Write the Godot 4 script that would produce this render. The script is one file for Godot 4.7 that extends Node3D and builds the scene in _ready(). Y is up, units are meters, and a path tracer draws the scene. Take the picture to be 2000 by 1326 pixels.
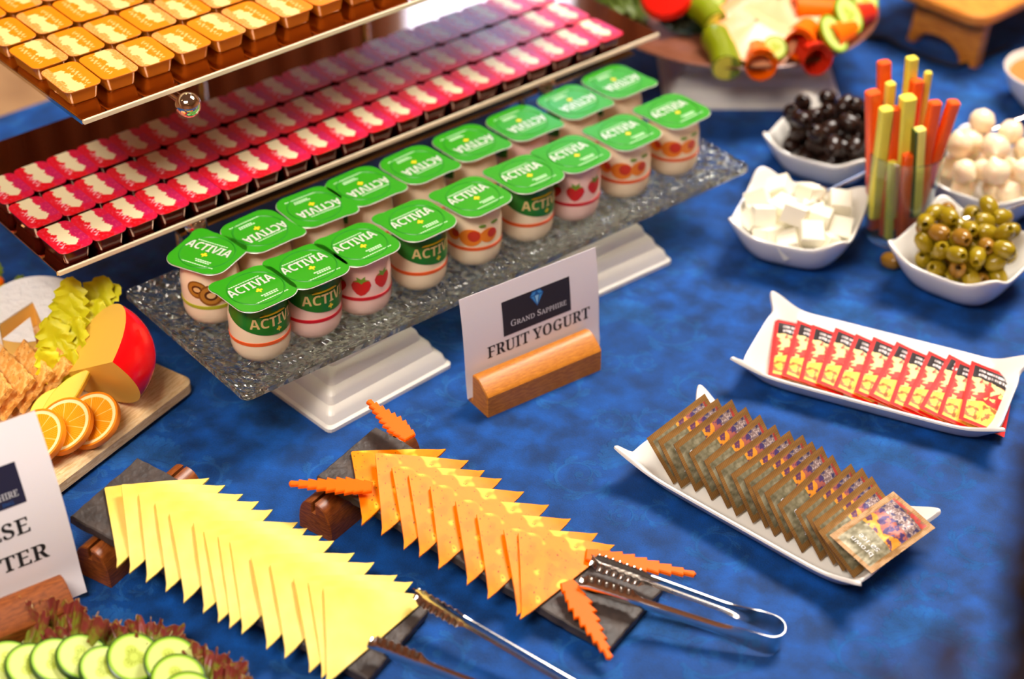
extends Node3D
# A hotel buffet table. y = 0 is the table top, the floor lies 0.75 m below it.

var M := {}
var names := {}
var rng := RandomNumberGenerator.new()
var sans_bold: SystemFont
var serif_bold: SystemFont
var serif: SystemFont
var sans: SystemFont


func _ready() -> void:
	rng.seed = 7
	# ---- camera
	var cam := Camera3D.new()
	cam.name = "camera"
	cam.position = Vector3(0, 1.12, 0)
	cam.rotation_degrees = Vector3(-36, 0, 0)
	cam.fov = 20.87
	cam.near = 0.05
	cam.far = 60.0
	var lens := CameraAttributesPhysical.new()
	lens.frustum_focal_length = 65.0
	lens.frustum_focus_distance = 1.69
	lens.exposure_aperture = 2.8
	lens.auto_exposure_enabled = false
	cam.attributes = lens
	add_child(cam)
	cam.current = true
	# ---- sky and exposure
	var we := WorldEnvironment.new()
	we.name = "world_environment"
	var env := Environment.new()
	env.background_mode = Environment.BG_SKY
	var sky := Sky.new()
	var psm := ProceduralSkyMaterial.new()
	psm.sky_top_color = Color(0.62, 0.74, 0.95)
	psm.sky_horizon_color = Color(0.95, 0.96, 1.0)
	psm.ground_horizon_color = Color(0.8, 0.8, 0.8)
	psm.ground_bottom_color = Color(0.5, 0.5, 0.5)
	psm.energy_multiplier = 12.0
	sky.sky_material = psm
	env.sky = sky
	env.tonemap_mode = Environment.TONE_MAPPER_LINEAR
	env.tonemap_exposure = 0.8
	env.sdfgi_enabled = true
	env.ssao_enabled = true
	env.ssil_enabled = true
	we.environment = env
	add_child(we)
	# ---- lamps of the room
	make_fonts()
	make_materials()
	ceiling_panel(Vector3(1.15, 2.34, -2.55), Vector2(1.2, 0.9), Color(1.0, 0.97, 0.93), 16.5, "square ceiling light panel above the far side of the buffet table")
	ceiling_panel(Vector3(-0.8, 2.34, 0.1), Vector2(1.3, 0.9), Color(1.0, 0.96, 0.92), 9.8, "square ceiling light panel above the near side of the buffet table")
	var spots := [[Vector3(-2.4, 2.345, -3.6), "round ceiling spot towards the left of the far wall"], [Vector3(-0.9, 2.345, -3.9), "round ceiling spot left of the window axis"], [Vector3(0.5, 2.345, -4.3), "round ceiling spot nearest the window"], [Vector3(2.4, 2.345, -3.6), "round ceiling spot towards the right of the far wall"], [Vector3(-2.2, 2.345, -1.2), "round ceiling spot over the left side of the room"], [Vector3(2.6, 2.345, -1.0), "round ceiling spot over the right side of the room"], [Vector3(0.3, 2.345, 1.3), "round ceiling spot behind the photographer"]]
	for q in spots:
		ceiling_spot(q[0], q[1])
	# ---- structure
	build_room()
	build_table()
	# ---- objects
	build_glass_tray()
	build_pots()
	build_tiered_stand()
	build_signs()
	build_slates()
	build_cheese_board()
	build_salad_corner()
	build_sauce_dishes()
	build_bowls()
	build_stick_glass()
	build_platter()
	build_background()


# ------------------------------------------------------------------ helpers
func numbered(n: String) -> String:
	if not names.has(n):
		names[n] = 0
		return n
	names[n] += 1
	return "%s_%03d" % [n, names[n]]


func tag(o: Node3D, label: String, category: String, group := "") -> Node3D:
	o.set_meta("label", label)
	o.set_meta("category", category)
	if group != "":
		o.set_meta("group", group)
	return o


func thing(called: String, label: String, category: String, at := Vector3.ZERO, yaw := 0.0, group := "") -> Node3D:
	var o := Node3D.new()
	o.name = numbered(called)
	add_child(o, true)
	o.position = at
	o.rotation_degrees.y = yaw
	tag(o, label, category, group)
	return o


func piece(called: String, mesh: Mesh, mat: Material, parent: Node = null, at := Vector3.ZERO, turn := Vector3.ZERO) -> MeshInstance3D:
	var o := MeshInstance3D.new()
	o.name = called if parent else numbered(called)
	o.mesh = mesh
	o.material_override = mat
	o.position = at
	o.rotation_degrees = turn
	if parent:
		parent.add_child(o, true)
	else:
		add_child(o, true)
	return o


func struct(called: String, mesh: Mesh, mat: Material, at := Vector3.ZERO) -> MeshInstance3D:
	var o := piece(called, mesh, mat, null, at)
	o.set_meta("kind", "structure")
	return o


func copy(o: Node3D, called: String, label: String, at: Vector3, turn: Vector3, group := "") -> Node3D:
	var c: Node3D = o.duplicate()
	c.name = numbered(called)
	add_child(c, true)
	c.position = at
	c.rotation_degrees = turn
	tag(c, label, o.get_meta("category"), group)
	return c


func mat(c: Color, rough := 0.5, metal := 0.0, spec := 0.5) -> StandardMaterial3D:
	var m := StandardMaterial3D.new()
	m.albedo_color = c
	m.roughness = rough
	m.metallic = metal
	m.metallic_specular = spec
	return m


func c8(r: int, g: int, b: int) -> Color:
	return Color(r / 255.0, g / 255.0, b / 255.0)


func ordinal(i: int) -> String:
	return ["first", "second", "third", "fourth", "fifth", "sixth", "seventh", "eighth", "ninth", "tenth", "eleventh", "twelfth", "thirteenth", "fourteenth", "fifteenth", "sixteenth", "seventeenth", "eighteenth", "nineteenth", "twentieth", "twenty-first"][i]


class MB:
	var p := PackedVector3Array()
	var t := PackedVector2Array()

	func tri(a: Vector3, b: Vector3, c: Vector3, ua := Vector2.ZERO, ub := Vector2.ZERO, uc := Vector2.ZERO) -> void:
		if (b - a).cross(c - a).length_squared() < 1e-20:
			return
		p.append(a)
		p.append(b)
		p.append(c)
		t.append(ua)
		t.append(ub)
		t.append(uc)

	func quad(a: Vector3, b: Vector3, c: Vector3, d: Vector3, ua := Vector2.ZERO, ub := Vector2.ZERO, uc := Vector2.ZERO, ud := Vector2.ZERO) -> void:
		tri(a, b, c, ua, ub, uc)
		tri(a, c, d, ua, uc, ud)

	func join(o: MB, x := Transform3D.IDENTITY) -> void:
		for q in o.p:
			p.append(x * q)
		t.append_array(o.t)

	# loops of equal length; closed rings unless open
	func loft(loops: Array, cap_a := true, cap_b := true, ring := true) -> void:
		var n: int = loops[0].size()
		var last := n if ring else n - 1
		for i in loops.size() - 1:
			var a: PackedVector3Array = loops[i]
			var b: PackedVector3Array = loops[i + 1]
			var v0 := float(i) / (loops.size() - 1)
			var v1 := float(i + 1) / (loops.size() - 1)
			for j in last:
				var k := (j + 1) % n
				var u0 := float(j) / n
				var u1 := float(j + 1) / n
				quad(a[j], a[k], b[k], b[j], Vector2(u0, v0), Vector2(u1, v0), Vector2(u1, v1), Vector2(u0, v1))
		if cap_a:
			fan(loops[0], true)
		if cap_b:
			fan(loops[-1], false)

	func fan(l: PackedVector3Array, flip: bool) -> void:
		var m := Vector3.ZERO
		for q in l:
			m += q
		m /= l.size()
		for j in l.size():
			var k := (j + 1) % l.size()
			if flip:
				tri(m, l[k], l[j])
			else:
				tri(m, l[j], l[k])

	func planar_uv(from: Vector2, size: Vector2) -> void:
		for i in p.size():
			t[i] = Vector2((p[i].x - from.x) / size.x, (p[i].z - from.y) / size.y)

	func done(crease := 38.0) -> ArrayMesh:
		var vol := 0.0
		for i in range(0, p.size(), 3):
			vol += p[i].dot(p[i + 1].cross(p[i + 2]))
		if vol > 0.0:
			for i in range(0, p.size(), 3):
				var q := p[i + 1]
				p[i + 1] = p[i + 2]
				p[i + 2] = q
				var w := t[i + 1]
				t[i + 1] = t[i + 2]
				t[i + 2] = w
		var at := {}
		var fn := PackedVector3Array()
		for i in range(0, p.size(), 3):
			fn.append((p[i + 2] - p[i]).cross(p[i + 1] - p[i]))
			for k in 3:
				var key := Vector3i((p[i + k] * 50000.0).round())
				if at.has(key):
					at[key].append(i / 3)
				else:
					at[key] = PackedInt32Array([i / 3])
		var lim := cos(deg_to_rad(crease))
		var nrm := PackedVector3Array()
		for i in p.size():
			var own := fn[i / 3]
			var on := own.normalized()
			var s := Vector3.ZERO
			for f in at[Vector3i((p[i] * 50000.0).round())]:
				if fn[f].normalized().dot(on) > lim:
					s += fn[f]
			nrm.append(s.normalized() if s.length_squared() > 0.0 else on)
		var arr := []
		arr.resize(Mesh.ARRAY_MAX)
		arr[Mesh.ARRAY_VERTEX] = p
		arr[Mesh.ARRAY_NORMAL] = nrm
		arr[Mesh.ARRAY_TEX_UV] = t
		var am := ArrayMesh.new()
		am.add_surface_from_arrays(Mesh.PRIMITIVE_TRIANGLES, arr)
		return am


func ring_of(poly: PackedVector2Array, y: float) -> PackedVector3Array:
	var o := PackedVector3Array()
	for q in poly:
		o.append(Vector3(q.x, y, q.y))
	return o


func inset(poly: PackedVector2Array, d: float) -> PackedVector2Array:
	var o := PackedVector2Array()
	var n := poly.size()
	var s := 0.0
	for i in n:
		s += poly[i].cross(poly[(i + 1) % n])
	var sg := 1.0 if s > 0.0 else -1.0
	for i in n:
		var a := (poly[i] - poly[(i + n - 1) % n]).normalized()
		var b := (poly[(i + 1) % n] - poly[i]).normalized()
		var na := Vector2(-a.y, a.x) * sg
		var nb := Vector2(-b.y, b.x) * sg
		var m := na + nb
		if m.length() < 0.2:
			m = na
		m = m.normalized()
		o.append(poly[i] + m * d / maxf(0.45, m.dot(na)))
	return o


# an outline in x and z made solid between y0 and y1, edges chamfered by b
func slab(poly: PackedVector2Array, y0: float, y1: float, b := 0.0, crease := 38.0) -> ArrayMesh:
	var mb := slab_mb(poly, y0, y1, b)
	return mb.done(crease)


func slab_mb(poly: PackedVector2Array, y0: float, y1: float, b := 0.0) -> MB:
	var mb := MB.new()
	var small := inset(poly, b) if b > 0.0 else poly
	if b > 0.0:
		mb.loft([ring_of(small, y0), ring_of(poly, y0 + b), ring_of(poly, y1 - b), ring_of(small, y1)], false, false)
	else:
		mb.loft([ring_of(poly, y0), ring_of(poly, y1)], false, false)
	# the sense of the side walls decides the sense of the caps
	var s := 0.0
	for i in poly.size():
		s += poly[i].cross(poly[(i + 1) % poly.size()])
	var ids := Geometry2D.triangulate_polygon(small)
	for i in range(0, ids.size(), 3):
		var a := small[ids[i]]
		var q := small[ids[i + 1]]
		var c := small[ids[i + 2]]
		if ((q - a).cross(c - a) > 0.0) != (s > 0.0):
			var w := q
			q = c
			c = w
		mb.tri(Vector3(a.x, y1, a.y), Vector3(q.x, y1, q.y), Vector3(c.x, y1, c.y))
		mb.tri(Vector3(a.x, y0, a.y), Vector3(c.x, y0, c.y), Vector3(q.x, y0, q.y))
	var lo := Vector2(1e9, 1e9)
	var hi := Vector2(-1e9, -1e9)
	for q2 in poly:
		lo = lo.min(q2)
		hi = hi.max(q2)
	mb.planar_uv(lo, hi - lo)
	return mb


func rrect(w: float, d: float, r: float, n := 5) -> PackedVector2Array:
	var o := PackedVector2Array()
	for c in 4:
		var m: Vector2 = Vector2(w / 2 - r, d / 2 - r) * [Vector2(1, 1), Vector2(-1, 1), Vector2(-1, -1), Vector2(1, -1)][c]
		for i in n + 1:
			var a := (c + float(i) / n) * PI / 2
			o.append(m + Vector2(cos(a), sin(a)) * r)
	return o


func disc(r: float, n := 32) -> PackedVector2Array:
	var o := PackedVector2Array()
	for i in n:
		o.append(Vector2(cos(TAU * i / n), sin(TAU * i / n)) * r)
	return o


func box(w: float, h: float, d: float, b := 0.001) -> ArrayMesh:
	return slab(PackedVector2Array([Vector2(-w / 2, -d / 2), Vector2(w / 2, -d / 2), Vector2(w / 2, d / 2), Vector2(-w / 2, d / 2)]), 0.0, h, b)


func box_mb(from: Vector3, to: Vector3) -> MB:
	var mb := slab_mb(PackedVector2Array([Vector2(from.x, from.z), Vector2(to.x, from.z), Vector2(to.x, to.z), Vector2(from.x, to.z)]), from.y, to.y)
	return mb


# profile points are (radius, height), from bottom to top
func lathe_mb(profile: PackedVector2Array, seg := 36) -> MB:
	var mb := MB.new()
	var loops := []
	for q in profile:
		var l := PackedVector3Array()
		for j in seg:
			var a := TAU * j / seg
			l.append(Vector3(cos(a) * q.x, q.y, sin(a) * q.x))
		loops.append(l)
	mb.loft(loops, profile[0].x > 1e-6, profile[-1].x > 1e-6)
	return mb


func lathe(profile: PackedVector2Array, seg := 36, crease := 40.0) -> ArrayMesh:
	return lathe_mb(profile, seg).done(crease)


func egg(r: Vector3, seg := 16, rows := 10) -> ArrayMesh:
	var pr := PackedVector2Array()
	for i in rows + 1:
		var a := -PI / 2 + PI * i / rows
		pr.append(Vector2(cos(a) if i > 0 and i < rows else 0.0, sin(a)))
	var mb := lathe_mb(pr, seg)
	for i in mb.p.size():
		mb.p[i] *= r
	return mb.done(60.0)


func tube_mb(path: PackedVector3Array, radii: PackedFloat32Array, seg := 10, squash := 1.0) -> MB:
	var mb := MB.new()
	var loops := []
	var side := Vector3.ZERO
	for i in path.size():
		var d := (path[mini(i + 1, path.size() - 1)] - path[maxi(i - 1, 0)]).normalized()
		if i == 0:
			side = d.cross(Vector3.UP if absf(d.y) < 0.9 else Vector3.RIGHT).normalized()
		side = (side - d * side.dot(d)).normalized()
		var up := side.cross(d)
		var l := PackedVector3Array()
		for j in seg:
			var a := TAU * j / seg
			l.append(path[i] + (side * cos(a) + up * sin(a) * squash) * radii[mini(i, radii.size() - 1)])
		loops.append(l)
	mb.loft(loops)
	return mb


func tube(path: PackedVector3Array, radii: PackedFloat32Array, seg := 10, squash := 1.0) -> ArrayMesh:
	return tube_mb(path, radii, seg, squash).done(50.0)


# a sheet f(u, v) with a thickness
func sheet_mb(nu: int, nv: int, f: Callable, thick: float) -> MB:
	var mb := MB.new()
	var g := []
	for i in nu + 1:
		var row := PackedVector3Array()
		for j in nv + 1:
			row.append(f.call(float(i) / nu, float(j) / nv))
		g.append(row)
	var up := []
	var dn := []
	for i in nu + 1:
		var ru := PackedVector3Array()
		var rd := PackedVector3Array()
		for j in nv + 1:
			var du: Vector3 = g[mini(i + 1, nu)][j] - g[maxi(i - 1, 0)][j]
			var dv: Vector3 = g[i][mini(j + 1, nv)] - g[i][maxi(j - 1, 0)]
			var n := dv.cross(du).normalized()
			ru.append(g[i][j] + n * thick / 2)
			rd.append(g[i][j] - n * thick / 2)
		up.append(ru)
		dn.append(rd)
	for i in nu:
		for j in nv:
			var a := Vector2(float(i) / nu, float(j) / nv)
			var b := Vector2(float(i + 1) / nu, float(j + 1) / nv)
			mb.quad(up[i][j], up[i + 1][j], up[i + 1][j + 1], up[i][j + 1], a, Vector2(b.x, a.y), b, Vector2(a.x, b.y))
			mb.quad(dn[i][j], dn[i][j + 1], dn[i + 1][j + 1], dn[i + 1][j], a, Vector2(a.x, b.y), b, Vector2(b.x, a.y))
	for i in nu:
		mb.quad(up[i][0], dn[i][0], dn[i + 1][0], up[i + 1][0], Vector2(float(i) / nu, 0), Vector2(float(i) / nu, 0), Vector2(float(i + 1) / nu, 0), Vector2(float(i + 1) / nu, 0))
		mb.quad(up[i + 1][nv], dn[i + 1][nv], dn[i][nv], up[i][nv], Vector2(float(i + 1) / nu, 1), Vector2(float(i + 1) / nu, 1), Vector2(float(i) / nu, 1), Vector2(float(i) / nu, 1))
	for j in nv:
		mb.quad(up[0][j + 1], dn[0][j + 1], dn[0][j], up[0][j], Vector2(0, float(j + 1) / nv), Vector2(0, float(j + 1) / nv), Vector2(0, float(j) / nv), Vector2(0, float(j) / nv))
		mb.quad(up[nu][j], dn[nu][j], dn[nu][j + 1], up[nu][j + 1], Vector2(1, float(j) / nv), Vector2(1, float(j) / nv), Vector2(1, float(j + 1) / nv), Vector2(1, float(j + 1) / nv))
	return mb


func make_fonts() -> void:
	sans_bold = SystemFont.new()
	sans_bold.font_names = PackedStringArray(["Droid Sans"])
	sans_bold.font_weight = 700
	sans = SystemFont.new()
	sans.font_names = PackedStringArray(["Droid Sans"])
	serif_bold = SystemFont.new()
	serif_bold.font_names = PackedStringArray(["Droid Serif"])
	serif_bold.font_weight = 700
	serif = SystemFont.new()
	serif.font_names = PackedStringArray(["Droid Serif"])


# flat letters in x and y, centred, of the given whole width and cap height
func letters(words: String, font: Font, width: float, height: float) -> ArrayMesh:
	var tm := TextMesh.new()
	tm.font = font
	tm.text = words
	tm.font_size = 64
	tm.pixel_size = 0.001
	tm.depth = 0.0
	var a := tm.surface_get_arrays(0)
	var v: PackedVector3Array = a[Mesh.ARRAY_VERTEX]
	var lo := Vector3(1e9, 1e9, 0)
	var hi := Vector3(-1e9, -1e9, 0)
	for q in v:
		lo = lo.min(q)
		hi = hi.max(q)
	var mb := MB.new()
	for i in range(0, v.size(), 3):
		var tr := []
		for k in 3:
			var q := v[i + k]
			tr.append(Vector3(((q.x - lo.x) / (hi.x - lo.x) - 0.5) * width, ((q.y - lo.y) / (hi.y - lo.y) - 0.5) * height, 0.0))
		mb.tri(tr[0], tr[1], tr[2])
	return flat(mb, Vector3(0, 0, 1))


# a print: single-sided triangles that all face one way
func flat(mb: MB, n: Vector3) -> ArrayMesh:
	for i in range(0, mb.p.size(), 3):
		if (mb.p[i + 2] - mb.p[i]).cross(mb.p[i + 1] - mb.p[i]).dot(n) < 0.0:
			var q := mb.p[i + 1]
			mb.p[i + 1] = mb.p[i + 2]
			mb.p[i + 2] = q
	var nn := PackedVector3Array()
	nn.resize(mb.p.size())
	nn.fill(n)
	var arr := []
	arr.resize(Mesh.ARRAY_MAX)
	arr[Mesh.ARRAY_VERTEX] = mb.p
	arr[Mesh.ARRAY_NORMAL] = nn
	arr[Mesh.ARRAY_TEX_UV] = mb.t
	var am := ArrayMesh.new()
	am.add_surface_from_arrays(Mesh.PRIMITIVE_TRIANGLES, arr)
	return am


# a flat x-y print wrapped round an upright cylinder: x becomes the arc
func wrapped(am: ArrayMesh, radius: float, y: float, turn := 0.0) -> ArrayMesh:
	var a := am.surface_get_arrays(0)
	var v: PackedVector3Array = a[Mesh.ARRAY_VERTEX]
	var n: PackedVector3Array = a[Mesh.ARRAY_NORMAL]
	for i in v.size():
		var q := v[i]
		var an := q.x / radius + turn
		v[i] = Vector3(sin(an) * (radius + q.z), q.y + y, cos(an) * (radius + q.z))
		n[i] = Vector3(sin(an), 0, cos(an))
	a[Mesh.ARRAY_VERTEX] = v
	a[Mesh.ARRAY_NORMAL] = n
	var o := ArrayMesh.new()
	o.add_surface_from_arrays(Mesh.PRIMITIVE_TRIANGLES, a)
	return o


# a flat x-y print from an outline, cut fine enough to be bent
func print_of(poly: PackedVector2Array, z := 0.0) -> ArrayMesh:
	var mb := MB.new()
	var m := Vector2.ZERO
	for q in poly:
		m += q / poly.size()
	for i in poly.size():
		var a := poly[i]
		var b := poly[(i + 1) % poly.size()]
		for k in 4:
			var f0 := k / 4.0
			var f1 := (k + 1) / 4.0
			var a0 := m.lerp(a, f0)
			var a1 := m.lerp(a, f1)
			var b0 := m.lerp(b, f0)
			var b1 := m.lerp(b, f1)
			mb.quad(Vector3(a0.x, a0.y, z), Vector3(a1.x, a1.y, z), Vector3(b1.x, b1.y, z), Vector3(b0.x, b0.y, z))
	return flat(mb, Vector3(0, 0, 1))


func paint(w: int, h: int, f: Callable) -> ImageTexture:
	var im := Image.create(w, h, false, Image.FORMAT_RGB8)
	for y in h:
		for x in w:
			im.set_pixel(x, y, f.call((x + 0.5) / w, (y + 0.5) / h))
	return ImageTexture.create_from_image(im)


func noise_tex(freq: float, size := 256, kind := FastNoiseLite.TYPE_SIMPLEX_SMOOTH, normal := false, strength := 4.0, ramp: Gradient = null, octaves := 3, seed_ := 1) -> NoiseTexture2D:
	var n := FastNoiseLite.new()
	n.noise_type = kind
	n.frequency = freq
	n.seed = seed_
	n.fractal_octaves = octaves
	if kind == FastNoiseLite.TYPE_CELLULAR:
		n.fractal_type = FastNoiseLite.FRACTAL_NONE
	var t := NoiseTexture2D.new()
	t.width = size
	t.height = size
	t.seamless = true
	t.noise = n
	t.as_normal_map = normal
	t.bump_strength = strength
	if ramp:
		t.color_ramp = ramp
	return t


func ramp(cols: Array, at: Array) -> Gradient:
	var g := Gradient.new()
	g.offsets = PackedFloat32Array(at)
	g.colors = PackedColorArray(cols)
	return g


func tri_map(m: StandardMaterial3D, scale: float, world := false) -> StandardMaterial3D:
	m.uv1_triplanar = true
	m.uv1_world_triplanar = world
	m.uv1_scale = Vector3.ONE * scale
	return m


# ------------------------------------------------------------------ materials
func damask_mask(n: int) -> PackedFloat32Array:
	var m := PackedFloat32Array()
	m.resize(n * n)
	var dot := func(c: Vector2, r: float, val: float) -> void:
		for y in range(int(c.y - r), int(c.y + r) + 2):
			for x in range(int(c.x - r), int(c.x + r) + 2):
				if Vector2(x, y).distance_to(c) < r:
					m[posmod(y, n) * n + posmod(x, n)] = val
	# acanthus scrolls mirrored about an upright axis; veins are cut out of the leaves
	var both := func(q: Vector2, r: float, val: float) -> void:
		dot.call(q * n, r * n, val)
		dot.call(Vector2(1.0 - q.x, q.y) * n, r * n, val)
	var leaf := func(q: Vector2, dir: float, len_: float, turn: float) -> void:
		var at := q
		for k in 15:
			var f := k / 14.0
			at += Vector2(cos(dir), sin(dir)) * len_ / 14.0
			dir += turn / 14.0
			both.call(at, len_ * (0.05 + 0.17 * sin(PI * pow(f, 0.7))), 1.0)
			if k % 3 == 1:
				for sd in [-1.0, 1.0]:
					var d2: float = dir + sd * 0.9
					both.call(at + Vector2(cos(d2), sin(d2)) * len_ * (0.12 + 0.12 * sin(PI * f)), len_ * 0.085, 1.0)
	var vein := func(q: Vector2, dir: float, len_: float, turn: float) -> void:
		var at := q
		for k in 20:
			at += Vector2(cos(dir), sin(dir)) * len_ / 22.0
			dir += turn / 20.0
			both.call(at, len_ * 0.022, 0.0)
	for s in [[Vector2(0.27, 0.3), 0.4, 1.0, 0.13], [Vector2(0.2, 0.72), 2.6, -1.0, 0.12], [Vector2(0.42, 0.55), 4.2, 1.0, 0.07], [Vector2(0.4, 0.95), 1.2, -1.0, 0.08]]:
		var c: Vector2 = s[0]
		var big: float = s[3]
		var spots := []
		for k in 120:
			var f := k / 120.0
			var a: float = s[1] + s[2] * f * 8.0
			var q := c + Vector2(cos(a), sin(a)) * big * (1.0 - 0.82 * f)
			both.call(q, big * 0.055 * (1.25 - f), 1.0)
			if k % 13 == 3 and f < 0.8:
				spots.append([q, a + s[2] * 0.75, big * (0.62 - 0.35 * f), s[2] * 1.3])
		for q in spots:
			leaf.call(q[0], q[1], q[2], q[3])
		for q in spots:
			vein.call(q[0], q[1], q[2], q[3])
		both.call(c, big * 0.14, 1.0)
	for k in 5:
		leaf.call(Vector2(0.5, 0.2), -PI / 2 - 0.42 * k, 0.13, -0.5)
		vein.call(Vector2(0.5, 0.2), -PI / 2 - 0.42 * k, 0.13, -0.5)
	return m


func make_materials() -> void:
	# blue damask: the woven figure is a little paler and less glossy than its ground
	var n := 512
	var mask := damask_mask(n)
	var no := FastNoiseLite.new()
	no.frequency = 0.011
	no.fractal_octaves = 4
	var fine := FastNoiseLite.new()
	fine.frequency = 0.22
	fine.seed = 5
	var im := Image.create(n, n, false, Image.FORMAT_RGB8)
	var ro := Image.create(n, n, false, Image.FORMAT_RGB8)
	var hi := Image.create(n, n, false, Image.FORMAT_RGB8)
	for y in n:
		for x in n:
			var w := mask[y * n + x]
			# a cross-fade makes the noise repeat without a seam
			var fx := x / float(n)
			var fy := y / float(n)
			var cl := lerpf(lerpf(no.get_noise_2d(x, y), no.get_noise_2d(x - n, y), fx), lerpf(no.get_noise_2d(x, y - n), no.get_noise_2d(x - n, y - n), fx), fy)
			var g := fine.get_noise_2d(x, y)
			var k := 1.0 + 0.5 * cl + 0.14 * g
			var base := Color(0.035, 0.25, 0.51).lerp(Color(0.09, 0.3, 0.54), w)
			im.set_pixel(x, y, Color(base.r * k, base.g * k, base.b * k))
			var rr := 0.6 + 0.15 * w + 0.06 * g
			ro.set_pixel(x, y, Color(rr, rr, rr))
			var hh := 0.45 + 0.2 * w + 0.18 * g + 0.3 * cl
			hi.set_pixel(x, y, Color(hh, hh, hh))
	var cloth := mat(Color.WHITE, 1.0, 0.0, 0.3)
	cloth.albedo_texture = ImageTexture.create_from_image(im)
	cloth.roughness_texture = ImageTexture.create_from_image(ro)
	cloth.heightmap_enabled = true
	cloth.heightmap_texture = ImageTexture.create_from_image(hi)
	cloth.heightmap_scale = 0.12
	cloth.rim_enabled = true
	cloth.rim = 0.12
	cloth.rim_tint = 0.6
	M.cloth = tri_map(cloth, 4.3, true)

	M.white = mat(c8(240, 236, 228), 0.14)
	M.melamine = mat(c8(236, 230, 220), 0.3)
	M.paper = mat(c8(240, 234, 236), 0.75)
	M.card_dark = mat(c8(40, 36, 42), 0.6)
	M.card_blue = mat(c8(30, 30, 60), 0.6)
	M.ink = mat(c8(18, 16, 18), 0.6)
	M.print_white = mat(c8(225, 225, 228), 0.6)
	M.print_blue = mat(c8(70, 150, 215), 0.5)
	M.print_blue_dark = mat(c8(30, 90, 160), 0.5)
	M.print_blue_pale = mat(c8(150, 205, 240), 0.5)

	var gl := StandardMaterial3D.new()
	gl.transparency = BaseMaterial3D.TRANSPARENCY_ALPHA
	gl.albedo_color = Color(0.93, 0.985, 0.955, 0.02)
	gl.roughness = 0.03
	gl.refraction_enabled = true
	gl.refraction_scale = 0.05
	M.clear = gl
	var hg: StandardMaterial3D = gl.duplicate()
	hg.albedo_color = Color(0.93, 0.96, 0.9, 0.02)
	hg.metallic_specular = 0.7
	hg.roughness = 0.02
	hg.heightmap_enabled = true
	hg.heightmap_texture = noise_tex(0.045, 256, FastNoiseLite.TYPE_CELLULAR, false, 4.0, null, 1, 3)
	hg.heightmap_scale = 0.8
	M.hammered = tri_map(hg, 10.0)

	# bronze-toned mirror of the tiered trays
	M.mirror = mat(c8(206, 168, 140), 0.05, 1.0)
	M.edge = mat(c8(246, 226, 190), 0.3)
	M.chrome = mat(c8(235, 225, 205), 0.06, 1.0)
	M.brass = mat(c8(230, 175, 110), 0.2, 1.0)
	M.steel = mat(c8(225, 220, 214), 0.14, 1.0)

	# yogurt pots
	M.lid = mat(c8(44, 150, 16), 0.3)
	M.lid.clearcoat_enabled = true
	M.lid.clearcoat = 0.4
	M.lid.clearcoat_roughness = 0.25
	M.lid_rim = mat(c8(34, 136, 26), 0.35)
	M.foil = mat(c8(225, 228, 215), 0.35, 0.3)
	M.yogurt = mat(c8(255, 232, 196), 0.22)
	M.yogurt_pink = mat(c8(255, 214, 200), 0.22)
	M.sleeve = mat(c8(30, 118, 28), 0.3)
	M.gold = mat(c8(226, 196, 130), 0.4)
	M.yellow = mat(c8(236, 200, 30), 0.4)
	M.band_orange = mat(c8(240, 96, 30), 0.35)
	M.band_red = mat(c8(214, 14, 34), 0.35)
	M.band_green = mat(c8(176, 184, 40), 0.35)
	M.pale_print = mat(c8(190, 226, 180), 0.5)
	M.kiwi_skin = mat(c8(146, 92, 24), 0.4)
	M.kiwi = mat(c8(190, 132, 44), 0.4)
	M.kiwi_core = mat(c8(236, 198, 130), 0.4)
	M.kiwi_seed = mat(c8(92, 50, 14), 0.4)
	M.berry = mat(c8(222, 34, 26), 0.35)
	M.berry_leaf = mat(c8(120, 160, 40), 0.4)
	M.peach = mat(c8(250, 140, 30), 0.35)
	M.peach_red = mat(c8(214, 58, 26), 0.35)

	# jam portions
	var wig := FastNoiseLite.new()
	wig.frequency = 4.5
	wig.fractal_octaves = 2
	var red_print := func(u: float, v: float) -> Color:
		var jag := 0.07 * wig.get_noise_2d(v * 3.0, 1.0) + (0.05 if fmod(v * 3.3, 1.0) < 0.4 else -0.02)
		var col := c8(236, 8, 26)
		if u < 0.18:
			col = c8(234, 16, 44)
		if u > 0.62:
			col = c8(222, 18, 64)
		if u > 0.72 and v > 0.3 and v < 0.8:
			col = c8(206, 24, 92)
		if wig.get_noise_2d(u * 2.2 + 7.0, v * 2.2) > 0.35:
			col = col.lerp(c8(244, 90, 110), 0.6)
		if u > 0.3 + jag and u < 0.7 + 0.6 * jag and v < 0.84 - 0.5 * absf(u - 0.55):
			col = c8(246, 232, 186)
		if absf(u - 0.24 - 0.05 * sin(v * 46.0)) < 0.045 and v > 0.34 and v < 0.82 and sin(v * 83.0 + u * 30.0) > -0.4:
			col = c8(250, 176, 186)
		return col
	M.red_lid = mat(Color.WHITE, 0.3)
	M.red_lid.albedo_texture = paint(96, 136, red_print)
	var orange_print := func(u: float, v: float) -> Color:
		var jag := 0.06 * wig.get_noise_2d(v * 3.0, 4.0) + (0.05 if fmod(v * 2.6, 1.0) < 0.4 else -0.02)
		var col := c8(252, 136, 6)
		if u < 0.25:
			col = c8(248, 150, 60)
			if wig.get_noise_2d(u * 3.0, v * 3.0 + 5.0) > 0.1:
				col = c8(250, 170, 100)
		if u > 0.2 - jag and u < 0.52 + jag and v > 0.2:
			col = c8(240, 214, 138)
		if absf(u - 0.7 - 0.04 * sin(v * 50.0)) < 0.05 and v > 0.16 and v < 0.9 and sin(v * 71.0 + u * 30.0) > -0.5:
			col = c8(252, 186, 110)
		return col
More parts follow.
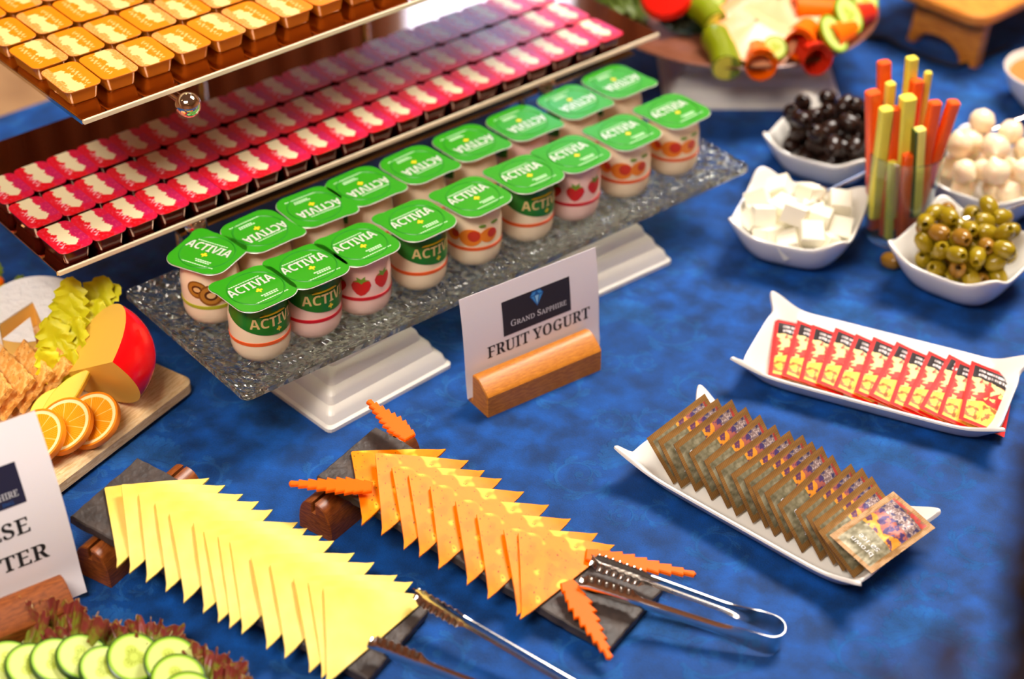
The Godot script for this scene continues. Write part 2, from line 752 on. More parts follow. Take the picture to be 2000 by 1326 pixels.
	M.orange_lid = mat(Color.WHITE, 0.3)
	M.orange_lid.albedo_texture = paint(96, 136, orange_print)
	M.red_tub = mat(c8(86, 22, 16), 0.15)
	M.orange_tub = mat(c8(196, 116, 30), 0.15)

	# wood
	M.wood_sign = wood(c8(206, 130, 38), c8(170, 96, 18), 0.42, 22.0)
	M.wood_foot = wood(c8(150, 80, 28), c8(106, 50, 14), 0.38, 22.0)
	M.wood_pale = wood(c8(240, 208, 158), c8(218, 174, 118), 0.5, 16.0)
	M.wood_far = wood(c8(226, 146, 52), c8(196, 112, 34), 0.45, 10.0)
	M.platter = wood(c8(130, 76, 50), c8(100, 54, 36), 0.4, 12.0)
	var slate := mat(Color.WHITE, 0.55)
	slate.albedo_texture = noise_tex(0.02, 256, FastNoiseLite.TYPE_SIMPLEX_SMOOTH, false, 4.0, ramp([c8(44, 38, 36), c8(64, 54, 50), c8(78, 66, 58)], [0.0, 0.55, 1.0]), 5, 9)
	slate.heightmap_enabled = true
	slate.heightmap_texture = noise_tex(0.05, 256, FastNoiseLite.TYPE_SIMPLEX_SMOOTH, false, 4.0, null, 5, 10)
	slate.heightmap_scale = 0.08
	M.slate = tri_map(slate, 7.0)

	# cheese
	var pale := mat(Color.WHITE, 0.5, 0.0, 0.3)
	pale.albedo_texture = noise_tex(0.008, 256, FastNoiseLite.TYPE_SIMPLEX_SMOOTH, false, 4.0, ramp([c8(238, 196, 78), c8(244, 208, 106), c8(246, 216, 130)], [0.0, 0.5, 1.0]), 4, 21)
	pale.subsurf_scatter_enabled = true
	pale.subsurf_scatter_strength = 0.15
	M.pale_cheese = tri_map(pale, 6.0)
	var spots := FastNoiseLite.new()
	spots.frequency = 9.0
	spots.seed = 31
	var flecks := FastNoiseLite.new()
	flecks.frequency = 22.0
	flecks.seed = 77
	var blotch := FastNoiseLite.new()
	blotch.frequency = 4.2
	blotch.fractal_octaves = 2
	blotch.seed = 12
	var orange_skin := func(u: float, v: float) -> Color:
		var col := c8(250, 138, 2)
		var a := blotch.get_noise_2d(u, v)
		col = col.lerp(c8(255, 200, 60), smoothstep(0.3, 0.5, a))
		col = col.lerp(c8(240, 118, 2), smoothstep(0.1, 0.5, -a) * 0.6)
		if flecks.get_noise_2d(u * 1.3, v * 1.3) > 0.5 and spots.get_noise_2d(u, v) > 0.0:
			col = c8(120, 52, 4)
		return col
	var oc := mat(Color.WHITE, 0.45, 0.0, 0.3)
	oc.albedo_texture = paint(256, 256, orange_skin)
	oc.subsurf_scatter_enabled = true
	oc.subsurf_scatter_strength = 0.15
	M.orange_cheese = tri_map(oc, 8.0)
	M.rind = mat(c8(250, 248, 246), 0.8)
	M.rind.heightmap_enabled = true
	M.rind.heightmap_texture = noise_tex(0.03, 256, FastNoiseLite.TYPE_SIMPLEX_SMOOTH, false, 4.0, null, 4, 14)
	M.rind.heightmap_scale = 0.15
	tri_map(M.rind, 8.0)
	M.brie_paste = mat(c8(250, 206, 110), 0.45)
	M.wax = mat(c8(226, 8, 16), 0.12)
	M.edam_paste = mat(c8(255, 204, 84), 0.4)
	M.wedge = mat(c8(254, 222, 70), 0.4)
	var ck := func(u: float, v: float) -> Color:
		var a := spots.get_noise_2d(u * 0.8 + 3.0, v * 0.8)
		var col := c8(236, 160, 66).lerp(c8(252, 204, 120), smoothstep(-0.3, 0.4, a))
		col = col.lerp(c8(188, 100, 32), smoothstep(0.25, 0.6, spots.get_noise_2d(u * 1.3, v * 1.3 + 9.0)))
		if flecks.get_noise_2d(u * 1.4, v * 1.4) > 0.62:
			col = c8(110, 60, 24)
		return col
	M.cracker = mat(Color.WHITE, 0.7)
	M.cracker.albedo_texture = paint(192, 192, ck)
	tri_map(M.cracker, 14.0)
	# fruit and vegetables
	var orange_cut := func(u: float, v: float) -> Color:
		var d := Vector2(u - 0.5, v - 0.5)
		var r := d.length() * 2.0
		var a := fposmod(d.angle() / TAU * 10.0, 1.0)
		var col := c8(255, 150, 10).lerp(c8(255, 176, 40), 0.5 + 0.5 * sin(d.angle() * 60.0 + r * 20.0))
		if absf(a - 0.5) > 0.46 or r < 0.07:
			col = c8(255, 206, 110)
		if r > 0.86:
			col = c8(255, 236, 170)
		return col
	M.orange_cut = mat(Color.WHITE, 0.25)
	M.orange_cut.albedo_texture = paint(160, 160, orange_cut)
	M.orange_peel = mat(c8(255, 140, 10), 0.35)
	var cuke_cut := func(u: float, v: float) -> Color:
		var d := Vector2(u - 0.5, v - 0.5)
		var r := d.length() * 2.0
		var col := c8(200, 214, 122)
		var tri := 0.34 + 0.1 * cos(d.angle() * 3.0)
		if r < tri + 0.1:
			col = c8(186, 202, 84)
		if r < tri and r > 0.1 and sin(d.angle() * 15.0) > 0.25 and absf(r - 0.26) < 0.1:
			col = c8(140, 154, 40)
		if r > 0.84:
			col = col.lerp(c8(140, 186, 40), smoothstep(0.84, 0.95, r))
		return col
	M.cuke_cut = mat(Color.WHITE, 0.42, 0.0, 0.3)
	M.cuke_cut.albedo_texture = paint(160, 160, cuke_cut)
	M.cuke_peel = mat(c8(44, 78, 20), 0.3)
	M.carrot = mat(c8(252, 106, 0), 0.45, 0.0, 0.3)
	M.carrot_stick = mat(c8(250, 92, 14), 0.35)
	M.celery_stick = mat(c8(232, 220, 80), 0.35)
	M.cuke_stick = mat(c8(240, 230, 120), 0.35)
	M.celery_leaf = mat(c8(222, 216, 24), 0.5)
	M.celery_leaf.backlight_enabled = true
	M.celery_leaf.backlight = Color(0.5, 0.5, 0.05)
	var lt := mat(Color.WHITE, 0.4)
	lt.albedo_texture = paint(64, 128, func(u: float, v: float) -> Color:
		var e := v + 0.3 * spots.get_noise_2d(u * 2.5, v * 0.7)
		return c8(190, 196, 60).lerp(c8(128, 136, 34), smoothstep(0.1, 0.6, e)).lerp(c8(128, 46, 40), smoothstep(0.74, 0.96, e)))
	lt.backlight_enabled = true
	lt.backlight = Color(0.25, 0.25, 0.08)
	M.lettuce = lt
	M.lettuce_green = mat(c8(92, 110, 20), 0.45)
	M.olive_green = mat(c8(152, 128, 18), 0.22)
	M.olive_brown = mat(c8(150, 106, 30), 0.22)
	M.olive_black = mat(c8(38, 20, 14), 0.25)
	M.feta = mat(c8(250, 244, 222), 0.5)
	M.onion = mat(c8(250, 226, 190), 0.18)
	M.onion.subsurf_scatter_enabled = true
	M.onion.subsurf_scatter_strength = 0.3
	M.tomato = mat(c8(214, 24, 10), 0.2)
	M.pickle = mat(c8(122, 134, 10), 0.25)
	M.pickle_cut = mat(c8(226, 214, 70), 0.3)
	M.dark_leaf = mat(c8(20, 34, 10), 0.4)
	M.ham = mat(c8(246, 182, 132), 0.35)
	M.ham_pink = mat(c8(240, 150, 100), 0.35)
	M.salami = mat(c8(206, 40, 16), 0.35)
	M.terracotta = mat(c8(206, 112, 40), 0.5)
	M.black = mat(c8(12, 12, 14), 0.5)
	M.dark_brown = mat(c8(40, 26, 22), 0.6)
	# sachets
	var red_sachet := func(u: float, v: float) -> Color:
		if u < 0.09 or u > 0.91 or v < 0.05 or v > 0.95:
			return c8(226, 26, 24)
		if v < 0.28 + 0.06 * (u - 0.5):
			for row in 2:
				if absf(v - 0.12 - 0.09 * row) < 0.022 and u > 0.2 and u < 0.85 and wig.get_noise_2d(u * 9.0, row * 3.0) > -0.15:
					return c8(226, 216, 214)
			return c8(40, 30, 32)
		var a := spots.get_noise_2d(u * 0.45, v * 0.75)
		var col := c8(244, 208, 130)
		if v < 0.5 + 0.1 * sin(u * 6.0):
			col = c8(250, 222, 150).lerp(c8(206, 60, 50), smoothstep(-0.05, 0.2, a + (v - 0.38) * 1.6))
		elif v > 0.62 + 0.2 * absf(u - 0.4):
			col = c8(250, 196, 80).lerp(c8(160, 90, 40), smoothstep(0.05, 0.3, a))
		else:
			col = c8(190, 40, 40).lerp(c8(252, 214, 120), smoothstep(0.0, 0.15, a))
		return col
	M.red_sachet = mat(Color.WHITE, 0.42, 0.0, 0.3)
	M.red_sachet.albedo_texture = paint(112, 208, red_sachet)
	var brown_sachet := func(u: float, v: float) -> Color:
		var a := spots.get_noise_2d(u * 0.7, v * 1.0 + 4.0)
		var b := flecks.get_noise_2d(u * 0.8, v * 1.1)
		var edge := c8(164, 124, 74)
		if u < 0.12 or u > 0.88 or v < 0.06 or v > 0.95:
			return edge.lerp(c8(124, 86, 44), 0.5 + 0.5 * sin(v * 260.0 if u < 0.12 or u > 0.88 else u * 160.0) * 0.4)
		var d := 1.0 - v + 0.08 * (u - 0.5)
		if d < 0.4:
			return c8(104, 98, 74).lerp(c8(150, 142, 116), 0.5 + a)
		if d < 0.52 + 0.05 * sin(u * 9.0):
			return c8(226, 146, 50).lerp(c8(96, 60, 90), smoothstep(0.0, 0.3, a))
		if d < 0.68:
			return c8(170, 96, 84).lerp(c8(74, 56, 104), smoothstep(-0.1, 0.2, a))
		if d < 0.88:
			return c8(130, 108, 106).lerp(c8(186, 166, 160), smoothstep(0.0, 0.3, b)).lerp(c8(66, 62, 96), smoothstep(0.1, 0.3, a))
		return c8(176, 66, 60).lerp(c8(120, 90, 60), smoothstep(-0.1, 0.3, a))
	M.brown_sachet = mat(Color.WHITE, 0.36, 0.1, 0.28)
	M.brown_sachet.heightmap_enabled = true
	M.brown_sachet.heightmap_texture = noise_tex(0.022, 128, FastNoiseLite.TYPE_SIMPLEX_SMOOTH, false, 4.0, null, 3, 60)
	M.brown_sachet.heightmap_scale = 0.09
	M.brown_sachet.albedo_texture = paint(112, 208, brown_sachet)
	# room
	M.wall = mat(c8(186, 134, 98), 0.85)
	M.curtain = mat(c8(150, 92, 62), 0.8)
	M.ceiling = mat(c8(172, 162, 150), 0.9)
	M.floor = tri_map(mat(Color.WHITE, 0.8), 1.2, true)
	M.floor.albedo_texture = noise_tex(0.03, 256, FastNoiseLite.TYPE_SIMPLEX_SMOOTH, false, 4.0, ramp([c8(166, 128, 92), c8(196, 158, 116)], [0.2, 0.8]), 4, 40)
	M.frame = mat(c8(230, 224, 214), 0.5)
	var pane := StandardMaterial3D.new()
	pane.transparency = BaseMaterial3D.TRANSPARENCY_ALPHA
	pane.albedo_color = Color(1, 1, 1, 0.04)
	pane.roughness = 0.02
	M.pane = pane


func wood(a: Color, b: Color, rough: float, scale: float) -> StandardMaterial3D:
	var n := FastNoiseLite.new()
	n.frequency = 1.0
	n.seed = int(scale * 10) + int(a.r * 99)
	var m := mat(Color.WHITE, rough)
	m.albedo_texture = paint(128, 128, func(u: float, v: float) -> Color:
		var g := n.get_noise_2d(u * 2.5, v * 26.0) + 0.5 * n.get_noise_2d(u * 6.0 + 9.0, v * 60.0)
		return a.lerp(b, smoothstep(-0.4, 0.5, g)))
	return tri_map(m, scale)


# ------------------------------------------------------------------ room and table
func ceiling_panel(at: Vector3, size: Vector2, col: Color, energy: float, label: String) -> void:
	var o := thing("ceiling_light", label, "ceiling light", at)
	var fr := mat(c8(236, 232, 226), 0.5)
	piece("frame", box(size.x + 0.08, 0.012, size.y + 0.08, 0.002), fr, o, Vector3(0, -0.006, 0))
	var glow := mat(Color.WHITE, 0.5)
	glow.emission_enabled = true
	glow.emission = col
	glow.emission_energy_multiplier = 2.0
	piece("diffuser", box(size.x, 0.006, size.y, 0.001), glow, o, Vector3(0, -0.014, 0))
	var l := AreaLight3D.new()
	l.name = "lamp"
	l.area_size = size
	l.light_color = col
	l.light_energy = energy
	l.area_range = 12.0
	l.area_attenuation = 2.0
	l.shadow_enabled = true
	l.position = Vector3(0, -0.022, 0)
	l.rotation_degrees = Vector3(-90, 0, 0)
	o.add_child(l)


func ceiling_spot(at: Vector3, label: String) -> void:
	var o := thing("ceiling_spot", label, "ceiling light", at, 0.0, "round ceiling spots")
	piece("ring", lathe(PackedVector2Array([Vector2(0.05, 0.0), Vector2(0.065, 0.0), Vector2(0.066, -0.006), Vector2(0.05, -0.01), Vector2(0.05, 0.0)]), 28), mat(c8(220, 214, 204), 0.4), o)
	var glow := mat(Color.WHITE, 0.5)
	glow.emission_enabled = true
	glow.emission = Color(1.0, 0.86, 0.66)
	glow.emission_energy_multiplier = 14.0
	piece("bulb", lathe(PackedVector2Array([Vector2(0, -0.006), Vector2(0.05, -0.006), Vector2(0.05, -0.001), Vector2(0, -0.001)]), 24), glow, o)
	var l := SpotLight3D.new()
	l.name = "lamp"
	l.light_color = Color(1.0, 0.86, 0.66)
	l.light_energy = 2.0
	l.light_size = 0.05
	l.spot_range = 12.0
	l.spot_attenuation = 2.0
	l.spot_angle = 60.0
	l.shadow_enabled = true
	l.position = Vector3(0, -0.014, 0)
	l.rotation_degrees = Vector3(-90, 0, 0)
	o.add_child(l)


func build_room() -> void:
	struct("floor", box_mb(Vector3(-4.2, -0.9, -5.4), Vector3(4.7, -0.75, 3.2)).done(), M.floor)
	struct("ceiling", box_mb(Vector3(-4.2, 2.35, -5.4), Vector3(4.7, 2.5, 3.2)).done(), M.ceiling)
	struct("wall_left", box_mb(Vector3(-4.2, -0.75, -5.4), Vector3(-4.05, 2.35, 3.2)).done(), M.wall)
	struct("wall_right", box_mb(Vector3(4.55, -0.75, -5.4), Vector3(4.7, 2.35, 3.2)).done(), M.wall)
	struct("wall_front", box_mb(Vector3(-4.05, -0.75, 3.05), Vector3(4.55, 2.35, 3.2)).done(), M.wall)
	# the far wall with a real window opening
	var w0 := -0.37
	var w1 := 0.22
	var h0 := 0.9
	var h1 := 2.12
	var mb := MB.new()
	mb.join(box_mb(Vector3(-4.05, -0.75, -5.4), Vector3(w0, 2.35, -5.2)))
	mb.join(box_mb(Vector3(w1, -0.75, -5.4), Vector3(4.55, 2.35, -5.2)))
	mb.join(box_mb(Vector3(w0, -0.75, -5.4), Vector3(w1, h0, -5.2)))
	mb.join(box_mb(Vector3(w0, h1, -5.4), Vector3(w1, 2.35, -5.2)))
	struct("wall_back", mb.done(), M.wall)
	var win := Node3D.new()
	win.name = "window_1"
	win.position = Vector3((w0 + w1) / 2, (h0 + h1) / 2, -5.3)
	win.set_meta("kind", "structure")
	add_child(win)
	var hw := (w1 - w0) / 2
	var hh := (h1 - h0) / 2
	var fm := MB.new()
	fm.join(box_mb(Vector3(-hw, -hh, -0.03), Vector3(-hw + 0.04, hh, 0.03)))
	fm.join(box_mb(Vector3(hw - 0.04, -hh, -0.03), Vector3(hw, hh, 0.03)))
	fm.join(box_mb(Vector3(-hw + 0.04, -hh, -0.03), Vector3(hw - 0.04, -hh + 0.04, 0.03)))
	fm.join(box_mb(Vector3(-hw + 0.04, hh - 0.04, -0.03), Vector3(hw - 0.04, hh, 0.03)))
	piece("window_frame", fm.done(), M.frame, win)
	piece("pane", box_mb(Vector3(-hw + 0.04, -hh + 0.04, -0.002), Vector3(hw - 0.04, hh - 0.04, 0.002)).done(), M.pane, win)
	# pleated brown curtains on both sides of the window, seen only in the mirror trays
	for s in [-1, 1]:
		var x0 := w0 - 1.25 if s < 0 else w1 + 0.05
		var c := piece("curtain", sheet_mb(90, 2, func(u: float, v: float) -> Vector3: return Vector3(x0 + u * 1.2, -0.73 + v * 3.0, -5.1 + 0.035 * sin(u * 75.0)), 0.004).done(60.0), M.curtain)
		tag(c, "long pleated brown curtain hanging %s the bright window" % ("left of" if s < 0 else "right of"), "curtain")


# the long axis of the buffet runs 40 degrees off the picture's width
func on_table(u: float, v: float, yaw := 39.7) -> Vector3:
	var a := deg_to_rad(yaw)
	return Vector3(cos(a) * u + sin(a) * v, 0, -sin(a) * u + cos(a) * v)


func build_table() -> void:
	var v0 := -1.955
	var v1 := -0.15
	var u0 := -0.55
	var u1 := 2.9
	var mid := on_table((u0 + u1) / 2, (v0 + v1) / 2)
	var hx := (u1 - u0) / 2
	var hz := (v1 - v0) / 2
	var t := thing("buffet_table", "long buffet table hidden under the blue damask tablecloth", "table", mid + Vector3(0, -0.75, 0), 39.7)
	piece("table_top", box(2 * hx - 0.03, 0.03, 2 * hz - 0.03, 0.004), M.wood_far, t, Vector3(0, 0.708, 0))
	for sx in [-1, 1]:
		for sz in [-1, 1]:
			piece("leg", box(0.06, 0.708, 0.06, 0.003), M.wood_far, t, Vector3(sx * (hx - 0.15), 0, sz * (hz - 0.15)))
	# the cloth: a flat top, a rounded edge and a skirt with folds down to the floor
	var per := PackedVector2Array()
	for q in rrect(2.0, 2.0, 0.06, 4):
		per.append(q)
	var ring := PackedVector2Array()
	var rr := rrect(2 * hx, 2 * hz, 0.03, 4)
	for i in rr.size():
		var a := rr[i]
		var b := rr[(i + 1) % rr.size()]
		var n := maxi(1, int(a.distance_to(b) / 0.03))
		for k in n:
			ring.append(a.lerp(b, float(k) / n))
	var loops := []
	for lv in [[0.0, 0.0, 0.012], [0.0, 0.0, 0.0], [0.0035, -0.0015, 0.0], [0.006, -0.006, 0.0], [0.012, -0.1, 0.3], [0.02, -0.4, 1.0], [0.025, -0.735, 1.4]]:
		var out := inset(ring, -lv[0])
		var l := PackedVector3Array()
		for i in out.size():
			var d: Vector2 = out[i].normalized() * 0.012 * sin(i * 0.9) * float(lv[2])
			l.append(Vector3(out[i].x + d.x, 0.75 + lv[1], out[i].y + d.y))
		loops.append(l)
	loops.remove_at(0)
	var mb := MB.new()
	mb.loft(loops, false, false)
	var tp := inset(ring, 0.0)
	var nx := 24
	var nz := 12
	mb.fan(ring_of(tp, 0.75), true)
	var c := piece("tablecloth", mb.done(50.0), M.cloth, null, mid + Vector3(0, -0.75, 0), Vector3(0, 39.7, 0))
	tag(c, "royal blue damask tablecloth with a woven leaf scroll covering the buffet", "tablecloth")


# ------------------------------------------------------------------ glass tray, risers, yogurt
func riser(at: Vector3, yaw: float, w: float, d: float, h: float, label: String) -> void:
	var o := thing("display_riser", label, "riser", at, yaw, "white stepped risers")
	var loops := []
	var steps := 4
	for q in [[0.0, 0.0], [0.0, 0.004]]:
		loops.append(ring_of(rrect(w - 2 * q[0], d - 2 * q[0], 0.006, 3), q[1]))
	for i in steps:
		var f := float(i) / steps
		var g := float(i + 1) / steps
		var b := 0.036
		loops.append(ring_of(rrect(w - 2 * (b * f + 0.003), d - 2 * (b * f + 0.003), 0.006, 3), 0.004 + (h - 0.004) * f + 0.002))
		loops.append(ring_of(rrect(w - 2 * (b * (f + 0.6 / steps)), d - 2 * (b * (f + 0.6 / steps)), 0.006, 3), 0.004 + (h - 0.004) * (f + 0.72 / steps)))
		loops.append(ring_of(rrect(w - 2 * (b * g), d - 2 * (b * g), 0.006, 3), 0.004 + (h - 0.004) * g))
	var mb := MB.new()
	mb.loft(loops)
	piece("body", mb.done(30.0), M.melamine, o)


func build_glass_tray() -> void:
	var a := on_table(1, 0, 43.3)
	var b := on_table(0, -1, 43.3)
	riser(Vector3(-0.1764, 0, -1.3852) + a * 0.08 + b * 0.08, 43.3, 0.16, 0.16, 0.0608, "white stepped riser under the near end of the glass tray")
	a = on_table(1, 0, 38.1)
	b = on_table(0, -1, 38.1)
	riser(Vector3(0.1769, 0, -1.6848) - a * 0.08 + b * 0.08, 38.1, 0.16, 0.16, 0.0608, "white stepped riser behind the fruit yogurt card under the glass tray")
	# hammered glass tray: flat floor, wide rim that rises to the outer edge
	var fl := Vector3(-0.2464, 0, -1.3401)
	var mid := fl + on_table(0.33, -0.1125, 39.3)
	mid.y = 0.061
	var t := piece("glass_tray", tray_mesh(0.66, 0.225, 0.034, 0.012, 0.0075), M.hammered, null, mid, Vector3(0, 39.3, 0))
	tag(t, "long rectangular hammered glass tray holding two rows of yogurt pots", "tray")


# floor from y 0 to thick, rim rising by rise over the width rim
func tray_mesh(w: float, d: float, rim: float, rise: float, thick: float) -> ArrayMesh:
	var mb := MB.new()
	var n := 40
	var f := func(k: float, y: float, r: float) -> PackedVector3Array:
		var out := PackedVector2Array()
		var rr := rrect(w - 2 * k, d - 2 * k, r, 4)
		for i in rr.size():
			var a := rr[i]
			var b := rr[(i + 1) % rr.size()]
			var m := maxi(1, int(a.distance_to(b) / 0.02))
			for s in m:
				out.append(a.lerp(b, float(s) / m))
		return ring_of(out, y)
	# every loop is cut at the same places, so one outline is scaled instead of re-cut
	var base: PackedVector3Array = f.call(0.0, 0.0, 0.008)
	var ring := func(k: float, y: float) -> PackedVector3Array:
		var l := PackedVector3Array()
		for q in base:
			l.append(Vector3(q.x * (w - 2 * k) / w, y, q.z * (d - 2 * k) / d))
		return l
	mb.loft([ring.call(rim, 0.0), ring.call(rim * 0.5, rise * 0.5 - 0.001), ring.call(0.001, rise), ring.call(0.0, rise + 0.001), ring.call(0.0, rise + thick - 0.001), ring.call(0.001, rise + thick), ring.call(rim * 0.5, rise * 0.5 + thick), ring.call(rim + 0.002, thick)])
	return mb.done(45.0)


func pot_profile(y: float) -> float:
	# radius of the pot at a height, above the rounded foot
	return 0.0292 - 0.0022 * smoothstep(0.045, 0.064, y)


func band_mesh(y0: float, y1: float, off: float) -> ArrayMesh:
	return lathe(PackedVector2Array([Vector2(pot_profile(y0), y0), Vector2(pot_profile(y0) + off, y0 + 0.0003), Vector2(pot_profile(y1) + off, y1 - 0.0003), Vector2(pot_profile(y1), y1)]), 48)


func make_pot(kind: int, label: String) -> Node3D:
	var o := thing("yogurt_pot", label, "yogurt pot")
	var pr := PackedVector2Array([Vector2(0, 0.001), Vector2(0.016, 0.0), Vector2(0.0205, 0.001), Vector2(0.0245, 0.0045), Vector2(0.0272, 0.009), Vector2(0.0287, 0.0145), Vector2(0.0292, 0.021)])
	for i in 9:
		var y := 0.028 + 0.036 * i / 8.0
		pr.append(Vector2(pot_profile(y), y))
	pr.append(Vector2(0.0275, 0.0668))
	pr.append(Vector2(0.0305, 0.0685))
	pr.append(Vector2(0.0305, 0.0705))
	pr.append(Vector2(0.0, 0.0705))
	var pink := kind == 1 or kind == 3
	piece("body", lathe(pr, 48), M.yogurt_pink if pink else M.yogurt, o)
	var bm: Material = [M.band_orange, M.band_red, M.band_orange, M.band_red, M.band_green][kind]
	piece("band", band_mesh(0.0245, 0.0285, 0.0004), bm, o)
	if kind <= 1:
		sleeve(o)
	elif kind == 2:
		peach(o)
	elif kind == 3:
		berry(o, -0.0195, 0.0405, 1.1)
		berry(o, 0.0035, 0.0445, 1.05)
		berry(o, -0.0425, 0.0405, 0.9)
	else:
		kiwi(o, 0.005, 0.0475, 0.0105)
		kiwi(o, 0.0185, 0.0415, 0.0125)
		kiwi(o, 0.034, 0.0395, 0.0085)
	lid(o)
	return o


func sleeve(o: Node3D) -> void:
	# green paper sleeve with a curved lower edge, gold letters and a yellow emblem
	var nu := 40
	var mb := sheet_mb(nu, 10, func(u: float, v: float) -> Vector3:
		var an := (u - 0.5) * 3.7
		var low := 0.0345 + 0.0135 * pow(absf(u - 0.62) / 0.5, 2.0)
		var y := lerpf(low, 0.0655, v)
		return Vector3(sin(an), 0, cos(an)) * (pot_profile(y) + 0.0004) + Vector3(0, y, 0), 0.0005)
	var s := piece("sleeve", mb.done(60.0), M.sleeve, o)
	piece("lettering", wrapped(letters("ACTIVIA", sans_bold, 0.058, 0.0112), 0.0299, 0.0508, 0.1), M.gold, s)
	piece("emblem", wrapped(emblem(0.0028), 0.0299, 0.0405, 0.1), M.yellow, s)
	piece("print_line", wrapped(print_of(PackedVector2Array([Vector2(-0.014, -0.0005), Vector2(0.014, -0.0005), Vector2(0.014, 0.0005), Vector2(-0.014, 0.0005)])), 0.0299, 0.0585, -0.05), M.yellow, s)


func emblem(r: float) -> ArrayMesh:
	# a small cross with a downward point
	var k := r * 0.36
	return print_of(PackedVector2Array([Vector2(-k, r), Vector2(k, r), Vector2(k, k), Vector2(r, k), Vector2(r, -k), Vector2(k, -k), Vector2(0, -r * 1.3), Vector2(-k, -k), Vector2(-r, -k), Vector2(-r, k), Vector2(-k, k)]))


func blob(x: float, y: float, rx: float, ry: float, z: float, pinch := 0.0) -> ArrayMesh:
	var p := PackedVector2Array()
	for i in 24:
		var a := TAU * i / 24
		var w := 1.0 - pinch * maxf(0.0, -sin(a))
		p.append(Vector2(x + cos(a) * rx * w, y + sin(a) * ry))
	return wrapped(print_of(p, z), 0.0294, 0.0)


func peach(o: Node3D) -> void:
	# halved peaches, one beside another, with leaves above
	for s in [[-0.0245, 0.0405, 1.15], [-0.005, 0.0415, 0.95], [-0.0445, 0.0415, 0.8]]:
		var p := piece("fruit_print", blob(s[0], s[1], 0.0105 * s[2], 0.0088 * s[2], 0.0003), M.peach, o)
		piece("blush", blob(s[0] + 0.0035, s[1] + 0.002, 0.0056 * s[2], 0.0056 * s[2], 0.0006), M.peach_red, p)
	for s in [[-0.012, 0.0535, 0.004], [0.002, 0.055, 0.005]]:
		piece("leaf_print", blob(s[0], s[1], s[2], 0.0018, 0.0004), M.berry_leaf, o)


func berry(o: Node3D, x: float, y: float, s: float) -> void:
	# a strawberry narrowing to its tip, under a ragged green calyx
	var pts := PackedVector2Array()
	for q in [[-0.2, 1.0], [0.35, 0.95], [0.85, 0.6], [0.95, 0.15], [0.7, -0.4], [0.3, -0.85], [-0.1, -1.0], [-0.5, -0.75], [-0.9, -0.2], [-1.0, 0.3], [-0.75, 0.8]]:
		pts.append(Vector2(x + q[0] * 0.0092 * s, y + q[1] * 0.0088 * s))
	var p := piece("fruit_print", wrapped(print_of(pts, 0.0003), 0.0294, 0.0), M.berry, o)
	var lf := PackedVector2Array()
	for q in [[-0.9, 0.75], [-0.4, 0.95], [-0.5, 1.35], [0.0, 1.05], [0.45, 1.4], [0.4, 0.95], [0.95, 0.8], [0.3, 0.72], [0.0, 0.45], [-0.3, 0.72]]:
		lf.append(Vector2(x + q[0] * 0.0085 * s, y + q[1] * 0.0085 * s))
	piece("leaf_print", wrapped(print_of(lf, 0.0006), 0.0294, 0.0), M.berry_leaf, p)


func kiwi(o: Node3D, x: float, y: float, r: float) -> void:
	var p := piece("fruit_print", blob(x, y, r, r * 0.95, 0.0003 + (0.05 - y) * 0.04), M.kiwi_skin, o)
	piece("flesh", blob(x, y, r * 0.84, r * 0.78, 0.0004 + (0.05 - y) * 0.04), M.kiwi, p)
	piece("seeds", blob(x, y, r * 0.52, r * 0.46, 0.0005 + (0.05 - y) * 0.04), M.kiwi_seed, p)
	piece("core", blob(x, y, r * 0.34, r * 0.26, 0.0006 + (0.05 - y) * 0.04), M.kiwi_core, p)


func lid(o: Node3D) -> void:
	# rounded square lid with a pull tab at the far left corner
	var poly := rrect(0.066, 0.066, 0.017, 7)
	for i in poly.size():
		var d := poly[i].dot(Vector2(-1, -1).normalized())
		if poly[i].x < 0 and poly[i].y < 0 and d > 0.034:
			poly[i] += Vector2(-1, -1).normalized() * (d - 0.034) * 1.1
	var f := piece("foil", slab(poly, 0.0706, 0.0714, 0.0003), M.foil, o)
	var small := inset(poly, 0.0006)
	var l := piece("lid", slab(small, 0.0714, 0.0722, 0.0002), M.lid, o)
	piece("lid_ring", lathe(PackedVector2Array([Vector2(0.0262, 0.0721), Vector2(0.0268, 0.0728), Vector2(0.0276, 0.0728), Vector2(0.0282, 0.0721)]), 48), M.lid_rim, l)
	piece("lettering", letters("ACTIVIA", sans_bold, 0.05, 0.0122), M.foil, l, Vector3(-0.002, 0.0725, -0.0065), Vector3(-90, 0, 0))
	piece("emblem", emblem(0.0034), M.yellow, l, Vector3(0.0, 0.0725, 0.0055), Vector3(-90, 0, 0))
	var mb := MB.new()
	for r in [[-0.021, 0.012, -0.0152, 0.0007], [-0.004, 0.014, 0.0145, 0.0009], [-0.002, 0.012, 0.0172, 0.0009], [-0.016, 0.02, 0.0222, 0.0007]]:
		var x: float = r[0]
		while x < r[1]:
			mb.quad(Vector3(x, 0.0725, r[2] - r[3]), Vector3(x + 0.0021, 0.0725, r[2] - r[3]), Vector3(x + 0.0021, 0.0725, r[2] + r[3]), Vector3(x, 0.0725, r[2] + r[3]))
			x += 0.0027
	piece("small_print", flat(mb, Vector3.UP), M.pale_print, l).set_meta("kind", "stuff")


